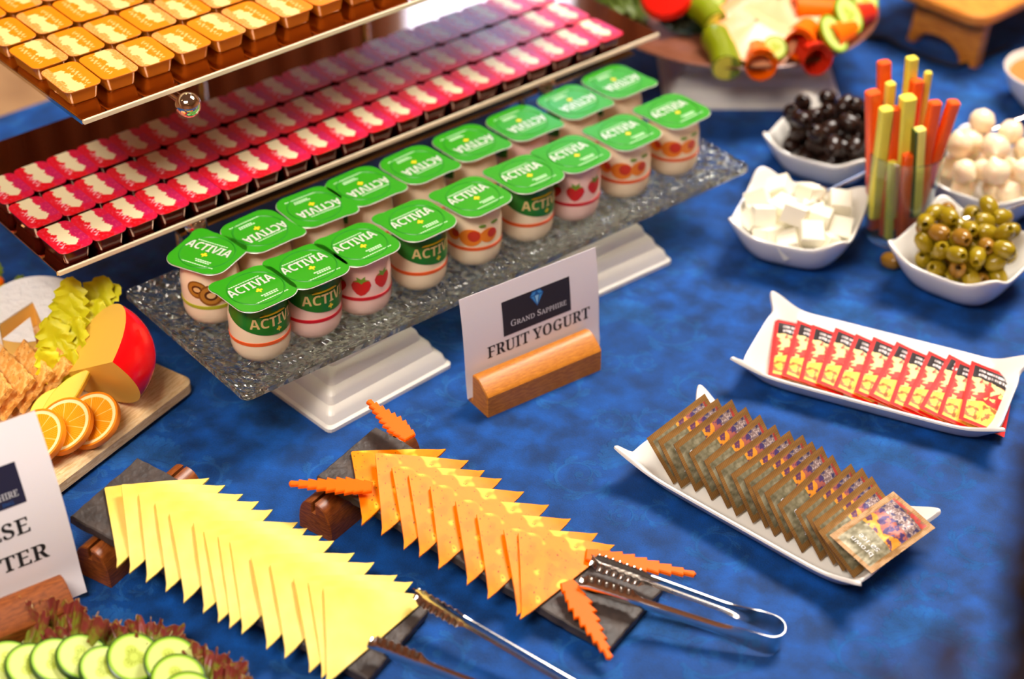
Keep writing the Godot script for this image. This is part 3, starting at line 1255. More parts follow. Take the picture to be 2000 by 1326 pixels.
func build_pots() -> void:
	var kinds := ["green sleeve and orange band", "green sleeve and red band", "peach pictures", "strawberry pictures", "kiwi pictures"]
	var protos := []
	for k in 5:
		protos.append(null)
	var fl := Vector3(-0.2464, 0.0687, -1.3401)
	var front := [[0.061, 0], [0.121, 1], [0.181, 3], [0.2505, 0], [0.3217, 2], [0.392, 0], [0.4565, 3], [0.529, 2], [0.602, 2]]
	for i in front.size():
		var at := fl + on_table(front[i][0], -0.0665, 39.3)
		pot_at(protos, front[i][1], "yogurt pot with %s, %s in the front row of pots" % [kinds[front[i][1]], ordinal(i)], at, 41.0 + [0, -2, 1, 0, 2, -1, 1, 0, 1][i], "yogurt pots in the front row")
	pot_at(protos, 4, "yogurt pot with kiwi pictures at the near left corner of the glass tray", fl + on_table(0.0580, -0.148, 39.3), -27.0, "yogurt pots in the back row")
	var back := [[0.119, 2, 0.1485], [0.186, 4, 0.152], [0.2475, 0, 0.1535], [0.316, 2, 0.153], [0.386, 0, 0.1545], [0.457, 1, 0.152], [0.53, 0, 0.1525], [0.599, 0, 0.157]]
	for i in back.size():
		var at := fl + on_table(back[i][0], -back[i][2], 39.3)
		pot_at(protos, back[i][1], "yogurt pot with lid print upside-down, %s behind the kiwi pot" % ordinal(i), at, 41.0 + 180.0 + [2, -3, 1, 2, -1, 0, 2, 1][i], "yogurt pots in the back row")


func pot_at(protos: Array, kind: int, label: String, at: Vector3, yaw: float, group: String) -> void:
	if protos[kind] == null:
		protos[kind] = make_pot(kind, label)
		protos[kind].position = at
		protos[kind].rotation_degrees.y = yaw
		protos[kind].set_meta("group", group)
	else:
		copy(protos[kind], "yogurt_pot", label, at, Vector3(0, yaw, 0), group)


# ------------------------------------------------------------------ tiered stand with jam portions
func build_tiered_stand() -> void:
	var fr := Vector3(-0.4325, 0.0, -1.4548)
	var o := thing("tiered_stand", "two-tier stand with long bronze mirror trays holding jam portions", "stand", fr, 39.7)
	var w := 0.785
	var d := 0.262
	# lower tray; local x runs along the front edge, z is negative towards the back
	for tier in [[0.0, 0.0, 0.143, w, d, 0.0], [0.0511, -0.012, 0.285, 0.685, 0.30, 0.7]]:
		var t := piece("tray", box(tier[3], 0.0045, tier[4], 0.0), M.mirror, o, Vector3(tier[0] + tier[3] / 2, tier[2] - 0.0045, tier[1] - tier[4] / 2), Vector3(0, tier[5], 0))
		piece("edge", box(tier[3], 0.0052, 0.0025, 0.0006), M.edge, t, Vector3(0, -0.0003, tier[4] / 2 + 0.0008))
		for s in [-1, 1]:
			piece("edge", box(0.002, 0.0048, tier[4], 0.0005), M.chrome, t, Vector3(s * (tier[3] / 2 + 0.0006), -0.0002, 0))
	# arms under each tray with a ball at the front end, carried by two posts behind the lower tray
	for tier in [[0.143, -0.012], [0.285, 0.002]]:
		var y: float = tier[0] - 0.0045 - 0.0125
		for u in [0.158, 0.62]:
			piece("arm", tube(PackedVector3Array([Vector3(u, y, -0.25), Vector3(u, y, tier[1] - 0.012)]), PackedFloat32Array([0.0045, 0.0045]), 10), M.chrome, o)
			piece("ball", egg(Vector3.ONE * 0.0125, 28, 18), M.chrome, o, Vector3(u, y, tier[1]))
		piece("back_rail", tube(PackedVector3Array([Vector3(0.154, y, -0.25), Vector3(0.624, y, -0.25)]), PackedFloat32Array([0.0045, 0.0045]), 10), M.chrome, o)
		for u in [0.36, 0.6]:
			piece("stub", tube(PackedVector3Array([Vector3(u, y, -0.25), Vector3(u, y, -0.335)]), PackedFloat32Array([0.0045, 0.0045]), 10), M.chrome, o)
	for u in [0.36, 0.6]:
		piece("post", tube(PackedVector3Array([Vector3(u, 0.004, -0.335), Vector3(u, 0.27, -0.335)]), PackedFloat32Array([0.006, 0.006]), 12), M.chrome, o)
		piece("foot", lathe(PackedVector2Array([Vector2(0, 0), Vector2(0.035, 0), Vector2(0.035, 0.004), Vector2(0.01, 0.008), Vector2(0, 0.008)]), 32), M.chrome, o, Vector3(u, 0, -0.335))
	for u in [0.158, 0.62]:
		piece("support", tube(PackedVector3Array([Vector3(u, 0.0, -0.05), Vector3(u, 0.122, -0.05)]), PackedFloat32Array([0.005, 0.005]), 12), M.chrome, o)
	piece("rail", box(0.62, 0.004, 0.012, 0.0008), M.brass, o, Vector3(0.45, 0.117, -0.019))
	# the portions
	var red: Node3D = null
	var ords := ["front row", "middle row", "back row"]
	for row in 3:
		for i in 20:
			var at := fr + on_table(0.0238 + 0.0363 * i + rng.randf_range(-0.0004, 0.0004), -0.0262 - 0.0585 * row + rng.randf_range(-0.001, 0.001))
			at.y = 0.1432
			var label := "red jam portion on the lower mirror tray, %s, %s from the near end" % [ords[row], ordinal(i)]
			var yaw := 39.7 + rng.randf_range(-1.0, 1.0)
			if red == null:
				red = make_portion("red_jam_portion", label, M.red_lid, M.red_tub, 0.0362, 0.0545)
				red.position = at
				red.rotation_degrees.y = yaw
				red.set_meta("group", "red jam portions on the lower tray")
			else:
				copy(red, "red_jam_portion", label, at, Vector3(0, yaw, 0), "red jam portions on the lower tray")
	var orange: Node3D = null
	var fu := Vector3(-0.4001, 0.285, -1.4976)
	ords = ["front row", "second row", "third row", "back row"]
	for row in 4:
		for i in 14:
			var at := fu + on_table(0.0205 + 0.0405 * i, -0.0485 - 0.0622 * row, 40.4) + Vector3(0, 0.0002, 0)
			# only the near end of the upper tray lies inside the picture
			if at.x + 0.5 * (at.z + 1.6) > 0.02:
				continue
			var label := "orange jam portion on the upper mirror tray, %s, %s from the near end" % [ords[row], ordinal(i)]
			var yaw := 40.4 + rng.randf_range(-2.0, 2.0) + (180.0 if (i + row) % 3 == 1 else 0.0)
			if orange == null:
				orange = make_portion("orange_jam_portion", label, M.orange_lid, M.orange_tub, 0.0385, 0.0565)
				orange.position = at
				orange.rotation_degrees.y = yaw
				orange.set_meta("group", "orange jam portions on the upper tray")
			else:
				copy(orange, "orange_jam_portion", label, at, Vector3(0, yaw, 0), "orange jam portions on the upper tray")


func make_portion(called: String, label: String, lidm: Material, tubm: Material, w: float, d: float) -> Node3D:
	var o := thing(called, label, "jam portion")
	var mb := MB.new()
	mb.loft([ring_of(rrect(w - 0.012, d - 0.012, 0.004, 4), 0.0), ring_of(rrect(w - 0.009, d - 0.009, 0.005, 4), 0.002), ring_of(rrect(w - 0.005, d - 0.005, 0.006, 4), 0.0145), ring_of(rrect(w, d, 0.008, 4), 0.015), ring_of(rrect(w, d, 0.008, 4), 0.0157)])
	piece("tub", mb.done(30.0), tubm, o)
	piece("lid", slab(rrect(w + 0.0002, d + 0.0002, 0.008, 5), 0.0157, 0.0164, 0.0002), lidm, o)
	return o


# ------------------------------------------------------------------ cards in wooden holders
# an outline in z and y made solid from x0 to x1
func bar_x(poly: PackedVector2Array, x0: float, x1: float, b := 0.0) -> ArrayMesh:
	var mb := slab_mb(poly, x0, x1, b)
	for i in mb.p.size():
		var q := mb.p[i]
		mb.p[i] = Vector3(q.y, q.z, q.x)
	return mb.done(32.0)


func bent(am: ArrayMesh, at: Vector2, bulge: Callable, lift: float) -> ArrayMesh:
	var a := am.surface_get_arrays(0)
	var v: PackedVector3Array = a[Mesh.ARRAY_VERTEX]
	for i in v.size():
		var y := v[i].y + at.y
		v[i] = Vector3(v[i].x + at.x, y, float(bulge.call(y)) + lift + v[i].z)
	a[Mesh.ARRAY_VERTEX] = v
	var o := ArrayMesh.new()
	o.add_surface_from_arrays(Mesh.PRIMITIVE_TRIANGLES, a)
	return o


func rect_print(w: float, h: float) -> ArrayMesh:
	var mb := MB.new()
	for i in 8:
		var y0 := -h / 2 + h * i / 8
		var y1 := -h / 2 + h * (i + 1) / 8
		mb.quad(Vector3(-w / 2, y0, 0), Vector3(w / 2, y0, 0), Vector3(w / 2, y1, 0), Vector3(-w / 2, y1, 0))
	return flat(mb, Vector3(0, 0, 1))


func poly_print(pts: Array) -> ArrayMesh:
	var mb := MB.new()
	var poly := PackedVector2Array(pts)
	var ids := Geometry2D.triangulate_polygon(poly)
	for i in range(0, ids.size(), 3):
		mb.tri(Vector3(poly[ids[i]].x, poly[ids[i]].y, 0), Vector3(poly[ids[i + 1]].x, poly[ids[i + 1]].y, 0), Vector3(poly[ids[i + 2]].x, poly[ids[i + 2]].y, 0))
	return flat(mb, Vector3(0, 0, 1))


func gem(o: Node3D, at: Vector2, s: float, bulge: Callable) -> void:
	# a cut blue stone seen from the side, in flat facets
	var g := piece("gem_print", bent(poly_print([Vector2(-0.5 * s, 0.22 * s), Vector2(-0.3 * s, 0.5 * s), Vector2(0.3 * s, 0.5 * s), Vector2(0.5 * s, 0.22 * s), Vector2(0, -0.55 * s)]), at, bulge, 0.0009), M.print_blue_dark, o)
	piece("facet", bent(poly_print([Vector2(-0.42 * s, 0.24 * s), Vector2(-0.28 * s, 0.44 * s), Vector2(-0.05 * s, 0.44 * s), Vector2(-0.16 * s, 0.24 * s)]), at, bulge, 0.0011), M.print_blue, g)
	piece("facet", bent(poly_print([Vector2(0.42 * s, 0.24 * s), Vector2(0.28 * s, 0.44 * s), Vector2(0.05 * s, 0.44 * s), Vector2(0.16 * s, 0.24 * s)]), at, bulge, 0.0011), M.print_blue, g)
	piece("facet", bent(poly_print([Vector2(-0.14 * s, 0.18 * s), Vector2(0.14 * s, 0.18 * s), Vector2(0, -0.44 * s)]), at, bulge, 0.0011), M.print_blue_pale, g)
	piece("facet", bent(poly_print([Vector2(-0.4 * s, 0.18 * s), Vector2(-0.2 * s, 0.18 * s), Vector2(-0.06 * s, -0.38 * s)]), at, bulge, 0.0011), M.print_blue, g)
	piece("facet", bent(poly_print([Vector2(0.4 * s, 0.18 * s), Vector2(0.2 * s, 0.18 * s), Vector2(0.06 * s, -0.38 * s)]), at, bulge, 0.0011), M.print_blue, g)


func holder_profile(k: float) -> PackedVector2Array:
	# z and y: upright front face, sloped shoulder, slot for the card, low lip behind
	return PackedVector2Array([Vector2(0, 0), Vector2(0, 0.024 * k), Vector2(-0.003 * k, 0.028 * k), Vector2(-0.014 * k, 0.036 * k), Vector2(-0.021 * k, 0.0375 * k), Vector2(-0.0265 * k, 0.036 * k), Vector2(-0.0265 * k, 0.006 * k), Vector2(-0.0305 * k, 0.006 * k), Vector2(-0.0305 * k, 0.017 * k), Vector2(-0.034 * k, 0.016 * k), Vector2(-0.035 * k, 0.0)])


func build_signs() -> void:
	var h := thing("card_holder", "light oak card holder block in front of the fruit yogurt card", "card holder", Vector3(-0.024, 0, -1.4106), 34.6)
	piece("body", bar_x(holder_profile(1.0), 0.0, 0.139, 0.001), M.wood_sign, h)
	var w := 0.1625
	var ht := 0.1125
	var c := thing("menu_card", "white card reading FRUIT YOGURT standing in the light oak holder", "sign", Vector3(-0.0437, 0.0068, -1.4322), 34.6)
	c.rotation_degrees = Vector3(-7.0, 34.6, 0)
	var bl := func(y: float) -> float: return 0.0025 * sin(PI * clampf((y - 0.02) / ht, 0.0, 1.0))
	piece("paper", sheet_mb(2, 12, func(u: float, v: float) -> Vector3: return Vector3(u * w, v * ht, bl.call(v * ht)), 0.0006).done(60.0), M.paper, c)
	piece("logo_panel", bent(rect_print(0.0815, 0.0385), Vector2(0.087, 0.0735), bl, 0.0005), M.card_dark, c)
	gem(c, Vector2(0.0875, 0.0835), 0.0165, bl)
	piece("lettering", bent(letters("G", serif, 0.0064, 0.0068), Vector2(0.0583, 0.0663), bl, 0.0009), M.print_white, c)
	piece("lettering", bent(letters("RAND", serif, 0.0213, 0.0052), Vector2(0.0728, 0.0655), bl, 0.0009), M.print_white, c)
	piece("lettering", bent(letters("S", serif, 0.0042, 0.0068), Vector2(0.0891, 0.0663), bl, 0.0009), M.print_white, c)
	piece("lettering", bent(letters("APPHIRE", serif, 0.0305, 0.0052), Vector2(0.107, 0.0655), bl, 0.0009), M.print_white, c)
	piece("lettering", bent(letters("FRUIT YOGURT", serif_bold, 0.1245, 0.0132), Vector2(0.0885, 0.0432), bl, 0.0006), M.ink, c)
	# the card at the left edge of the picture
	var a := on_table(1, 0, 33.0)
	var b := on_table(0, 1, 33.0)
	var base := Vector3(-0.3676, 0.0085, -1.1585)
	h = thing("card_holder", "dark walnut card holder block beside the cucumber salad", "card holder", base - a * 0.175 + b * 0.0325 - Vector3(0, 0.0085, 0), 33.0)
	piece("body", bar_x(holder_profile(1.15), 0.0, 0.155, 0.001), M.wood_foot, h)
	c = thing("menu_card", "white card reading CHEESE PLATTER at the left edge, in the walnut holder", "sign", base, 33.0)
	c.rotation_degrees = Vector3(-19.0, 33.0, 0)
	w = 0.205
	ht = 0.172
	var bl2 := func(y: float) -> float: return 0.009 * sin(PI * clampf((y - 0.02) / 0.155, 0.0, 1.0))
	piece("paper", sheet_mb(2, 16, func(u: float, v: float) -> Vector3: return Vector3((u - 1.0) * w, v * ht, bl2.call(v * ht)), 0.0006).done(60.0), M.paper, c)
	piece("logo_panel", bent(rect_print(0.074, 0.036), Vector2(-0.066, 0.12), bl2, 0.0005), M.card_blue, c)
	gem(c, Vector2(-0.066, 0.1285), 0.014, bl2)
	piece("lettering", bent(letters("GRAND SAPPHIRE", serif, 0.062, 0.0056), Vector2(-0.065, 0.1125), bl2, 0.0009), M.print_white, c)
	piece("lettering", bent(letters("ING", sans, 0.0095, 0.0032), Vector2(-0.0445, 0.1055), bl2, 0.0009), M.print_blue_dark, c)
	piece("lettering", bent(letters("CHEESE", serif_bold, 0.08, 0.0142), Vector2(-0.0725, 0.0825), bl2, 0.0006), M.ink, c)
	piece("lettering", bent(letters("PLATTER", serif_bold, 0.098, 0.0142), Vector2(-0.0715, 0.0535), bl2, 0.0006), M.ink, c)


# ------------------------------------------------------------------ slates with cheese slices
func slate_outline(len_: float, w: float) -> PackedVector2Array:
	var o := PackedVector2Array()
	var cs := [Vector2(0, -w / 2), Vector2(len_, -w / 2), Vector2(len_, w / 2), Vector2(0, w / 2)]
	for i in 4:
		var a: Vector2 = cs[i]
		var b: Vector2 = cs[(i + 1) % 4]
		var n := int(a.distance_to(b) / 0.006)
		for k in n:
			var q := a.lerp(b, float(k) / n)
			o.append(q + Vector2(rng.randf_range(-1, 1), rng.randf_range(-1, 1)) * 0.0006)
	return o


func cheese_slice(d: float, hw: float, thick: float) -> ArrayMesh:
	# a right-angled slice: corner at -x, long side at x = 0, tips drooping a little
	var f := func(u: float, v: float) -> Vector3:
		var k := 0.015 + 0.985 * u
		var z := (v - 0.5) * 2.0 * k * hw
		var x := -d + k * d
		if u > 0.9:
			x -= 0.002 * pow(absf(v - 0.5) * 2.0, 8.0)
		return Vector3(x, -0.004 * pow(maxf(0.0, absf(z) - 0.04) / 0.025, 1.5) + 0.0006 * sin(x * 90.0), z)
	return sheet_mb(10, 12, f, thick).done(35.0)


func build_slates() -> void:
	# the yellow row
	slate_row(Vector3(-0.3629, 0.052, -1.248), -30.0, 0.313, 0.0926, Vector3(-0.333, 0, -1.238), 59.0,
		[0.0026, 0.0184, 0.0369, 0.0553, 0.0731, 0.0966, 0.1103, 0.1238, 0.1358, 0.1602, 0.1792, 0.2039, 0.2171, 0.2307],
		0.0675, 0.0665, M.pale_cheese, "pale yellow", "dark slate board under the pale yellow cheese slices", "yellow_cheese_slice")
	slate_row(Vector3(-0.1507, 0.052, -1.2979), -34.1, 0.313, 0.0865, Vector3(-0.139, 0, -1.295), 54.0,
		[0.0052, 0.0285, 0.0505, 0.0673, 0.0904, 0.1185, 0.1423, 0.1712, 0.1834],
		0.064, 0.063, M.orange_cheese, "orange", "dark slate board under the orange cheese slices", "orange_cheese_slice")
	carrot_leaf(Vector3(-0.0925, 0.0645, -1.3), Vector3(-0.1333, 0.0736, -1.3437), "carved carrot leaf standing up behind the first orange cheese slice")
	carrot_leaf(Vector3(-0.1236, 0.057, -1.2402), Vector3(-0.1972, 0.0615, -1.2401), "carved carrot leaf pointing left from the far end of the orange cheese slices")
	carrot_leaf(Vector3(0.064, 0.0275, -1.1848), Vector3(0.1605, 0.011, -1.1773), "carved carrot leaf pointing right beside the tongs on the orange cheese slate")
	carrot_leaf(Vector3(0.0465, 0.0305, -1.1475), Vector3(0.0814, 0.0135, -1.0733), "carved carrot leaf hanging over the near corner of the orange cheese slate")
	tongs(Vector3(0.2269, 0.0118, -1.0989), -20.0, 7.0, 0.176, 0.0175, "steel serving tongs resting on the slate of orange cheese")
	tongs(Vector3(0.1085, 0.0118, -0.987), -29.4, 4.6, 0.24, 0.036, "steel serving tongs reaching under the last pale yellow cheese slice")


func slate_row(far: Vector3, yaw: float, len_: float, w: float, foot: Vector3, foot_yaw: float, xs: Array, d: float, hw: float, m: Material, colour: String, label: String, called: String) -> void:
	var s := piece("slate_board", slab(slate_outline(len_, w), -0.01, 0.0, 0.0012, 20.0), M.slate, null, far)
	s.rotation_degrees = Vector3(0, yaw, -7.35)
	tag(s, label, "serving board")
	var prof := PackedVector2Array()
	for i in 15:
		var a := PI * i / 14.0
		if i == 7:
			prof.append_array(PackedVector2Array([Vector2(0.0016, 0.0372), Vector2(0.0016, 0.026), Vector2(-0.0016, 0.026), Vector2(-0.0016, 0.0372)]))
		else:
			prof.append(Vector2(0.0195 * signf(cos(a)) * pow(absf(cos(a)), 0.8), 0.0375 * pow(sin(a), 0.75)))
	var f := thing("wooden_block", "half-round wooden block propping the slate under the %s slices" % colour, "block", foot, foot_yaw)
	piece("body", bar_x(prof, -0.066, 0.066, 0.001), M.wood_foot, f)
	var proto: Node3D = null
	var thick := 0.0021
	for i in xs.size():
		var th := 0.0
		var x: float = xs[i]
		if i > 0:
			th = deg_to_rad(10.0)
		var last := i == xs.size() - 1
		var yw := rng.randf_range(-2.0, 2.0) + (-7.0 if last else 0.0)
		var dz := 0.0 + rng.randf_range(-0.0015, 0.0015) + (0.004 if last else 0.0)
		var sag := 0.001 if last else 0.0
		var tr := s.transform * Transform3D(Basis.from_euler(Vector3(0, deg_to_rad(yw), -th)), Vector3(x + d, thick / 2 + 0.0003 + sag, dz))
		var lab := "%s cheese slice, %s from the far end of its row" % [colour, ordinal(i)]
		if last:
			lab = "%s cheese slice lying whole on top at the near end of its row" % colour
		var o: MeshInstance3D
		if proto == null:
			o = piece(called, cheese_slice(d, hw, thick), m)
			tag(o, lab, "cheese slice", "%s cheese slices fanned on slate" % colour)
			proto = o
		else:
			o = copy(proto, called, lab, Vector3.ZERO, Vector3.ZERO, "%s cheese slices fanned on slate" % colour)
		o.transform = tr


func carrot_leaf(base: Vector3, tip: Vector3, label: String) -> void:
	var n := base.distance_to(tip)
	var half := PackedVector2Array()
	# a leaf cut with saw teeth that point to the tip (+x)
	var teeth := 9
	for i in teeth:
		var f := float(i) / teeth
		var w := 0.0125 * pow(1.0 - f, 0.85) * (0.6 + 0.5 * smoothstep(0.0, 0.3, f)) + 0.0008
		half.append(Vector2(n * f, w * 0.74))
		half.append(Vector2(n * minf(0.98, f + 1.0 / teeth - 0.004), w * 1.04))
	var poly := PackedVector2Array()
	for q in half:
		poly.append(q)
	poly.append(Vector2(n, 0))
	for i in half.size():
		var q := half[half.size() - 1 - i]
		poly.append(Vector2(q.x, -q.y))
	var o := piece("carrot_leaf", slab(poly, -0.0022, 0.0022, 0.0009, 25.0), M.carrot, null, base)
	var dir := (tip - base).normalized()
	var side := dir.cross(Vector3.UP).normalized()
	o.basis = Basis(dir, side.cross(dir), side)
	tag(o, label, "garnish", "carved carrot leaves")


func tongs(bend: Vector3, yaw: float, pitch: float, len_: float, gap: float, label: String) -> void:
	# one bent strip of steel lying on its side; local -x runs to the jaws
	var pts := []
	var r := 0.013
	var arm := func(sgn: float, back: bool) -> void:
		var xs := []
		var x := r
		while x < len_:
			xs.append(x)
			x += 0.0013 if x > len_ - 0.056 else 0.006
		xs.append(len_)
		if back:
			xs.reverse()
		for q in xs:
			var f: float = (q - r) / (len_ - r)
			pts.append([Vector2(-q, sgn * lerpf(r, gap, f)), Vector2(0, sgn), q])
	arm.call(-1.0, true)
	for i in range(1, 12):
		var a := -PI / 2 + PI * i / 12.0
		pts.append([Vector2(-r + r * cos(a), r * sin(a)), Vector2(cos(a), sin(a)), 0.0])
	arm.call(1.0, false)
	var nv := 6
	var f := func(u: float, v: float) -> Vector3:
		var s: Array = pts[int(round(u * (pts.size() - 1)))]
		var q: float = s[2]
		var j := q - (len_ - 0.055)
		var hh := lerpf(0.0105, 0.0062, smoothstep(0.01, 0.06, q))
		var deep := 0.0026 * smoothstep(0.02, 0.05, q)
		if j > 0.0:
			hh = lerpf(0.0062, 0.0098, smoothstep(0.0, 0.012, j)) * (1.0 - 0.45 * smoothstep(0.046, 0.055, j))
			deep = lerpf(0.0026, 0.0058, smoothstep(0.0, 0.012, j))
		var t := v * 2.0 - 1.0
		var y := t * hh
		if j > 0.008 and absf(t) > 0.99:
			y += signf(t) * 0.0026 * (1.0 - absf(fposmod(j / 0.0065, 1.0) * 2.0 - 1.0)) - signf(t) * 0.001
		var c: Vector2 = s[0] + s[1] * (deep * (1.0 - t * t) - deep * 0.6)
		return Vector3(c.x, y, c.y)
	var o := thing("serving_tongs", label, "tongs", bend, yaw)
	o.rotation_degrees = Vector3(0, yaw, -pitch)
	piece("body", sheet_mb(pts.size() - 1, nv, f, 0.0009).done(50.0), M.steel, o)


# ------------------------------------------------------------------ cheese board at the left
func build_cheese_board() -> void:
	var top := 0.02
	var yaw := 34.0
	var corner := Vector3(-0.314, 0, -1.4505)
	var a := on_table(1, 0, yaw)
	var b := on_table(0, 1, yaw)
	var mid := corner - a * 0.19 - b * 0.0 - b * 0.0
	# the board: its right-hand corner is the one seen
	var len_ := 0.36
	var wid := 0.24
	mid = corner - on_table(wid / 2, 0, 42.0) * 1.0
	var bd := piece("cheese_board", slab(rrect(len_, wid, 0.012, 5), 0.002, top, 0.004, 25.0), M.wood_pale)
	var ey := 57.0
	var along := on_table(-1, 0, ey)
	var back := on_table(0, -1, ey)
	var c0 := corner + along * len_ * 0.5 + back * wid * 0.5
	bd.position = c0
	bd.rotation_degrees.y = ey
	tag(bd, "pale wooden cheese board with rounded corners at the left edge", "board")
	# white soft cheese with a wedge cut out
	var r := 0.047
	var hgt := 0.03
	var cc := Vector3(-0.4885, top, -1.5385)
	var ch := thing("soft_cheese", "round white-rind soft cheese with a wedge cut out", "cheese", cc)
	var cut := deg_to_rad(58.0)
	var face := deg_to_rad(94.0)
	var outl := PackedVector2Array([Vector2.ZERO])
	for i in 49:
		var an := face + cut / 2 + (TAU - cut) * i / 48.0
		outl.append(Vector2(cos(an), sin(an)) * r)
	var core := PackedVector2Array([Vector2.ZERO])
	for i in 49:
		var an := face + cut / 2 + (TAU - cut) * i / 48.0
		core.append(Vector2(cos(an), sin(an)) * (r - 0.0015))
	piece("paste", slab(core, 0.001, hgt - 0.0015, 0.0), M.brie_paste, ch)
	var rind := MB.new()
	rind.join(slab_mb(outl, hgt - 0.0018, hgt, 0.0))
	var wall := []
	for q in [[0.0, r - 0.004], [0.0035, r], [hgt - 0.004, r + 0.0002], [hgt - 0.0006, r - 0.003], [hgt - 0.002, r - 0.0045], [0.002, r - 0.0035]]:
		var l := PackedVector3Array()
		for i in 49:
			var an := face + cut / 2 + (TAU - cut) * i / 48.0
			l.append(Vector3(cos(an) * q[1], q[0], sin(an) * q[1]))
		wall.append(l)
	rind.loft(wall, false, false, false)
	piece("rind", rind.done(40.0), M.rind, ch)
	# the cut wedge, drawn forward
	var wg := thing("cheese_wedge", "small white-rind cheese wedge drawn forward from the round cheese", "cheese", cc + Vector3(0.0005, 0.0005, 0.018))
	var wo := PackedVector2Array([Vector2.ZERO])
	for i in 9:
		var an := face - cut / 2 * 0.8 + cut * 0.8 * i / 8.0
		wo.append(Vector2(cos(an), sin(an)) * 0.043)
	piece("paste", slab(wo, 0.001, 0.022, 0.0), M.brie_paste, wg)
	piece("rind", slab(wo, 0.022, 0.0235, 0.0004), M.rind, wg)
	# ball cheese in red wax, cut by two planes
	var eb := Vector3(-0.4069, top + 0.0564, -1.4034)
	var er := 0.0672
	var comb := CSGCombiner3D.new()
	comb.name = numbered("wax_cheese")
	comb.position = eb
	add_child(comb)
	tag(comb, "red-waxed ball cheese cut open to its yellow inside", "cheese")
	var sp := CSGSphere3D.new()
	sp.name = "wax_rind"
	sp.radius = er
	sp.radial_segments = 64
	sp.rings = 40
	sp.smooth_faces = true
	sp.scale = Vector3(1, 0.84, 1)
	sp.material = M.wax
	comb.add_child(sp)
	for pl in [[Vector3(-0.723, 0.684, 0.098), -0.0033], [Vector3(-0.428, -0.382, 0.819), 0.0074]]:
		var nn: Vector3 = pl[0].normalized()
		var bx := CSGBox3D.new()
		bx.name = "cut_face"
		bx.size = Vector3(0.3, 0.3, 0.3)
		bx.operation = CSGShape3D.OPERATION_SUBTRACTION
		bx.material = M.edam_paste
		var sd := nn.cross(Vector3.UP).normalized()
		bx.transform = Transform3D(Basis(sd, nn, sd.cross(nn)), nn * (float(pl[1]) + 0.15))
		comb.add_child(bx)
	# two slender yellow cheese wedges
	for q in [[Vector3(-0.4435, top + 0.0035, -1.366), Vector3(-0.3995, top + 0.044, -1.40), 0.0145, "long yellow cheese wedge leaning against the red-waxed cheese"], [Vector3(-0.4555, top + 0.0035, -1.372), Vector3(-0.4275, top + 0.022, -1.4), 0.012, "short yellow cheese wedge between the crackers and the long wedge"]]:
		var p0: Vector3 = q[0]
		var p1: Vector3 = q[1]
		var dir := (p1 - p0).normalized()
		var n := p0.distance_to(p1)
		var poly := PackedVector2Array()
		for i in 11:
			var f := i / 10.0
			poly.append(Vector2(n * f, -q[2] * pow(sin(PI * (0.15 + 0.85 * f)), 0.8)))
		for i in range(1, 11):
			var f := 1.0 - i / 10.0
			poly.append(Vector2(n * f, q[2] * 0.55 * sin(PI * (0.2 + 0.8 * f))))
		var o := piece("yellow_wedge", slab(poly, -0.004, 0.004, 0.001, 25.0), M.wedge, null, p0 + Vector3(0, 0.004, 0))
		var side := dir.cross(Vector3(0.3, 1, 0.2)).normalized()
		o.basis = Basis(dir, side.cross(dir), side)
		tag(o, q[3], "cheese", "yellow cheese wedges")
	# crackers leaning one on another
	var cp: MeshInstance3D = null
	var cps := ["rearmost seeded cracker, leaning on the small white wedge", "seeded cracker second from the white cheese", "seeded cracker third from the white cheese", "seeded cracker fourth from the white cheese", "seeded cracker lowest beside the orange slices"]
	for i in 5:
		var at := Vector3(-0.4575 - 0.0165 * i, top + 0.0215, -1.436 + 0.0125 * i)
		if cp == null:
			cp = piece("cracker", cracker_mesh(), M.cracker)
			tag(cp, cps[0], "cracker", "seeded crackers on the cheese board")
		else:
			cp = copy(cp, "cracker", cps[i], at, Vector3.ZERO, "seeded crackers on the cheese board")
		cp.position = at
		cp.rotation_degrees = Vector3(40.0 + 2.0 * (i % 2), -57.0 + 2.5 * (i % 3), 0.0)
	# orange slices
	var oo := [[Vector3(-0.3965, top + 0.0135, -1.362), "orange slice nearest the red-waxed cheese"], [Vector3(-0.4185, top + 0.0185, -1.347), "middle orange slice of the three on the cheese board"], [Vector3(-0.4405, top + 0.0195, -1.3285), "orange slice half hidden behind the cheese card"]]
	var os: Node3D = null
	for i in 3:
		if os == null:
			os = thing("orange_slice", oo[0][1], "orange slice")
			piece("flesh", slab(disc(0.0275, 40), 0.0006, 0.0066, 0.0004), M.orange_cut, os)
			piece("peel", lathe(PackedVector2Array([Vector2(0.0272, 0.0), Vector2(0.0292, 0.0003), Vector2(0.0297, 0.0035), Vector2(0.0292, 0.0069), Vector2(0.0272, 0.0072), Vector2(0.0272, 0.0)]), 40), M.orange_peel, os)
			os.set_meta("group", "orange slices on the cheese board")
		else:
			os = copy(os, "orange_slice", oo[i][1], Vector3.ZERO, Vector3.ZERO, "orange slices on the cheese board")
		os.position = oo[i][0]
		os.rotation_degrees = Vector3(16.0, 20.0, 24.0)
	# celery leaves
	var cel := thing("celery_sprig", "yellow-green celery leaf sprig between the white cheese and the red-waxed cheese", "celery", Vector3(-0.437, top, -1.42))
	piece("stem", tube(PackedVector3Array([Vector3(0.004, 0.003, 0.035), Vector3(0, 0.012, 0.01), Vector3(0.002, 0.026, -0.03)]), PackedFloat32Array([0.0025, 0.003, 0.002]), 8), M.celery_stick, cel)
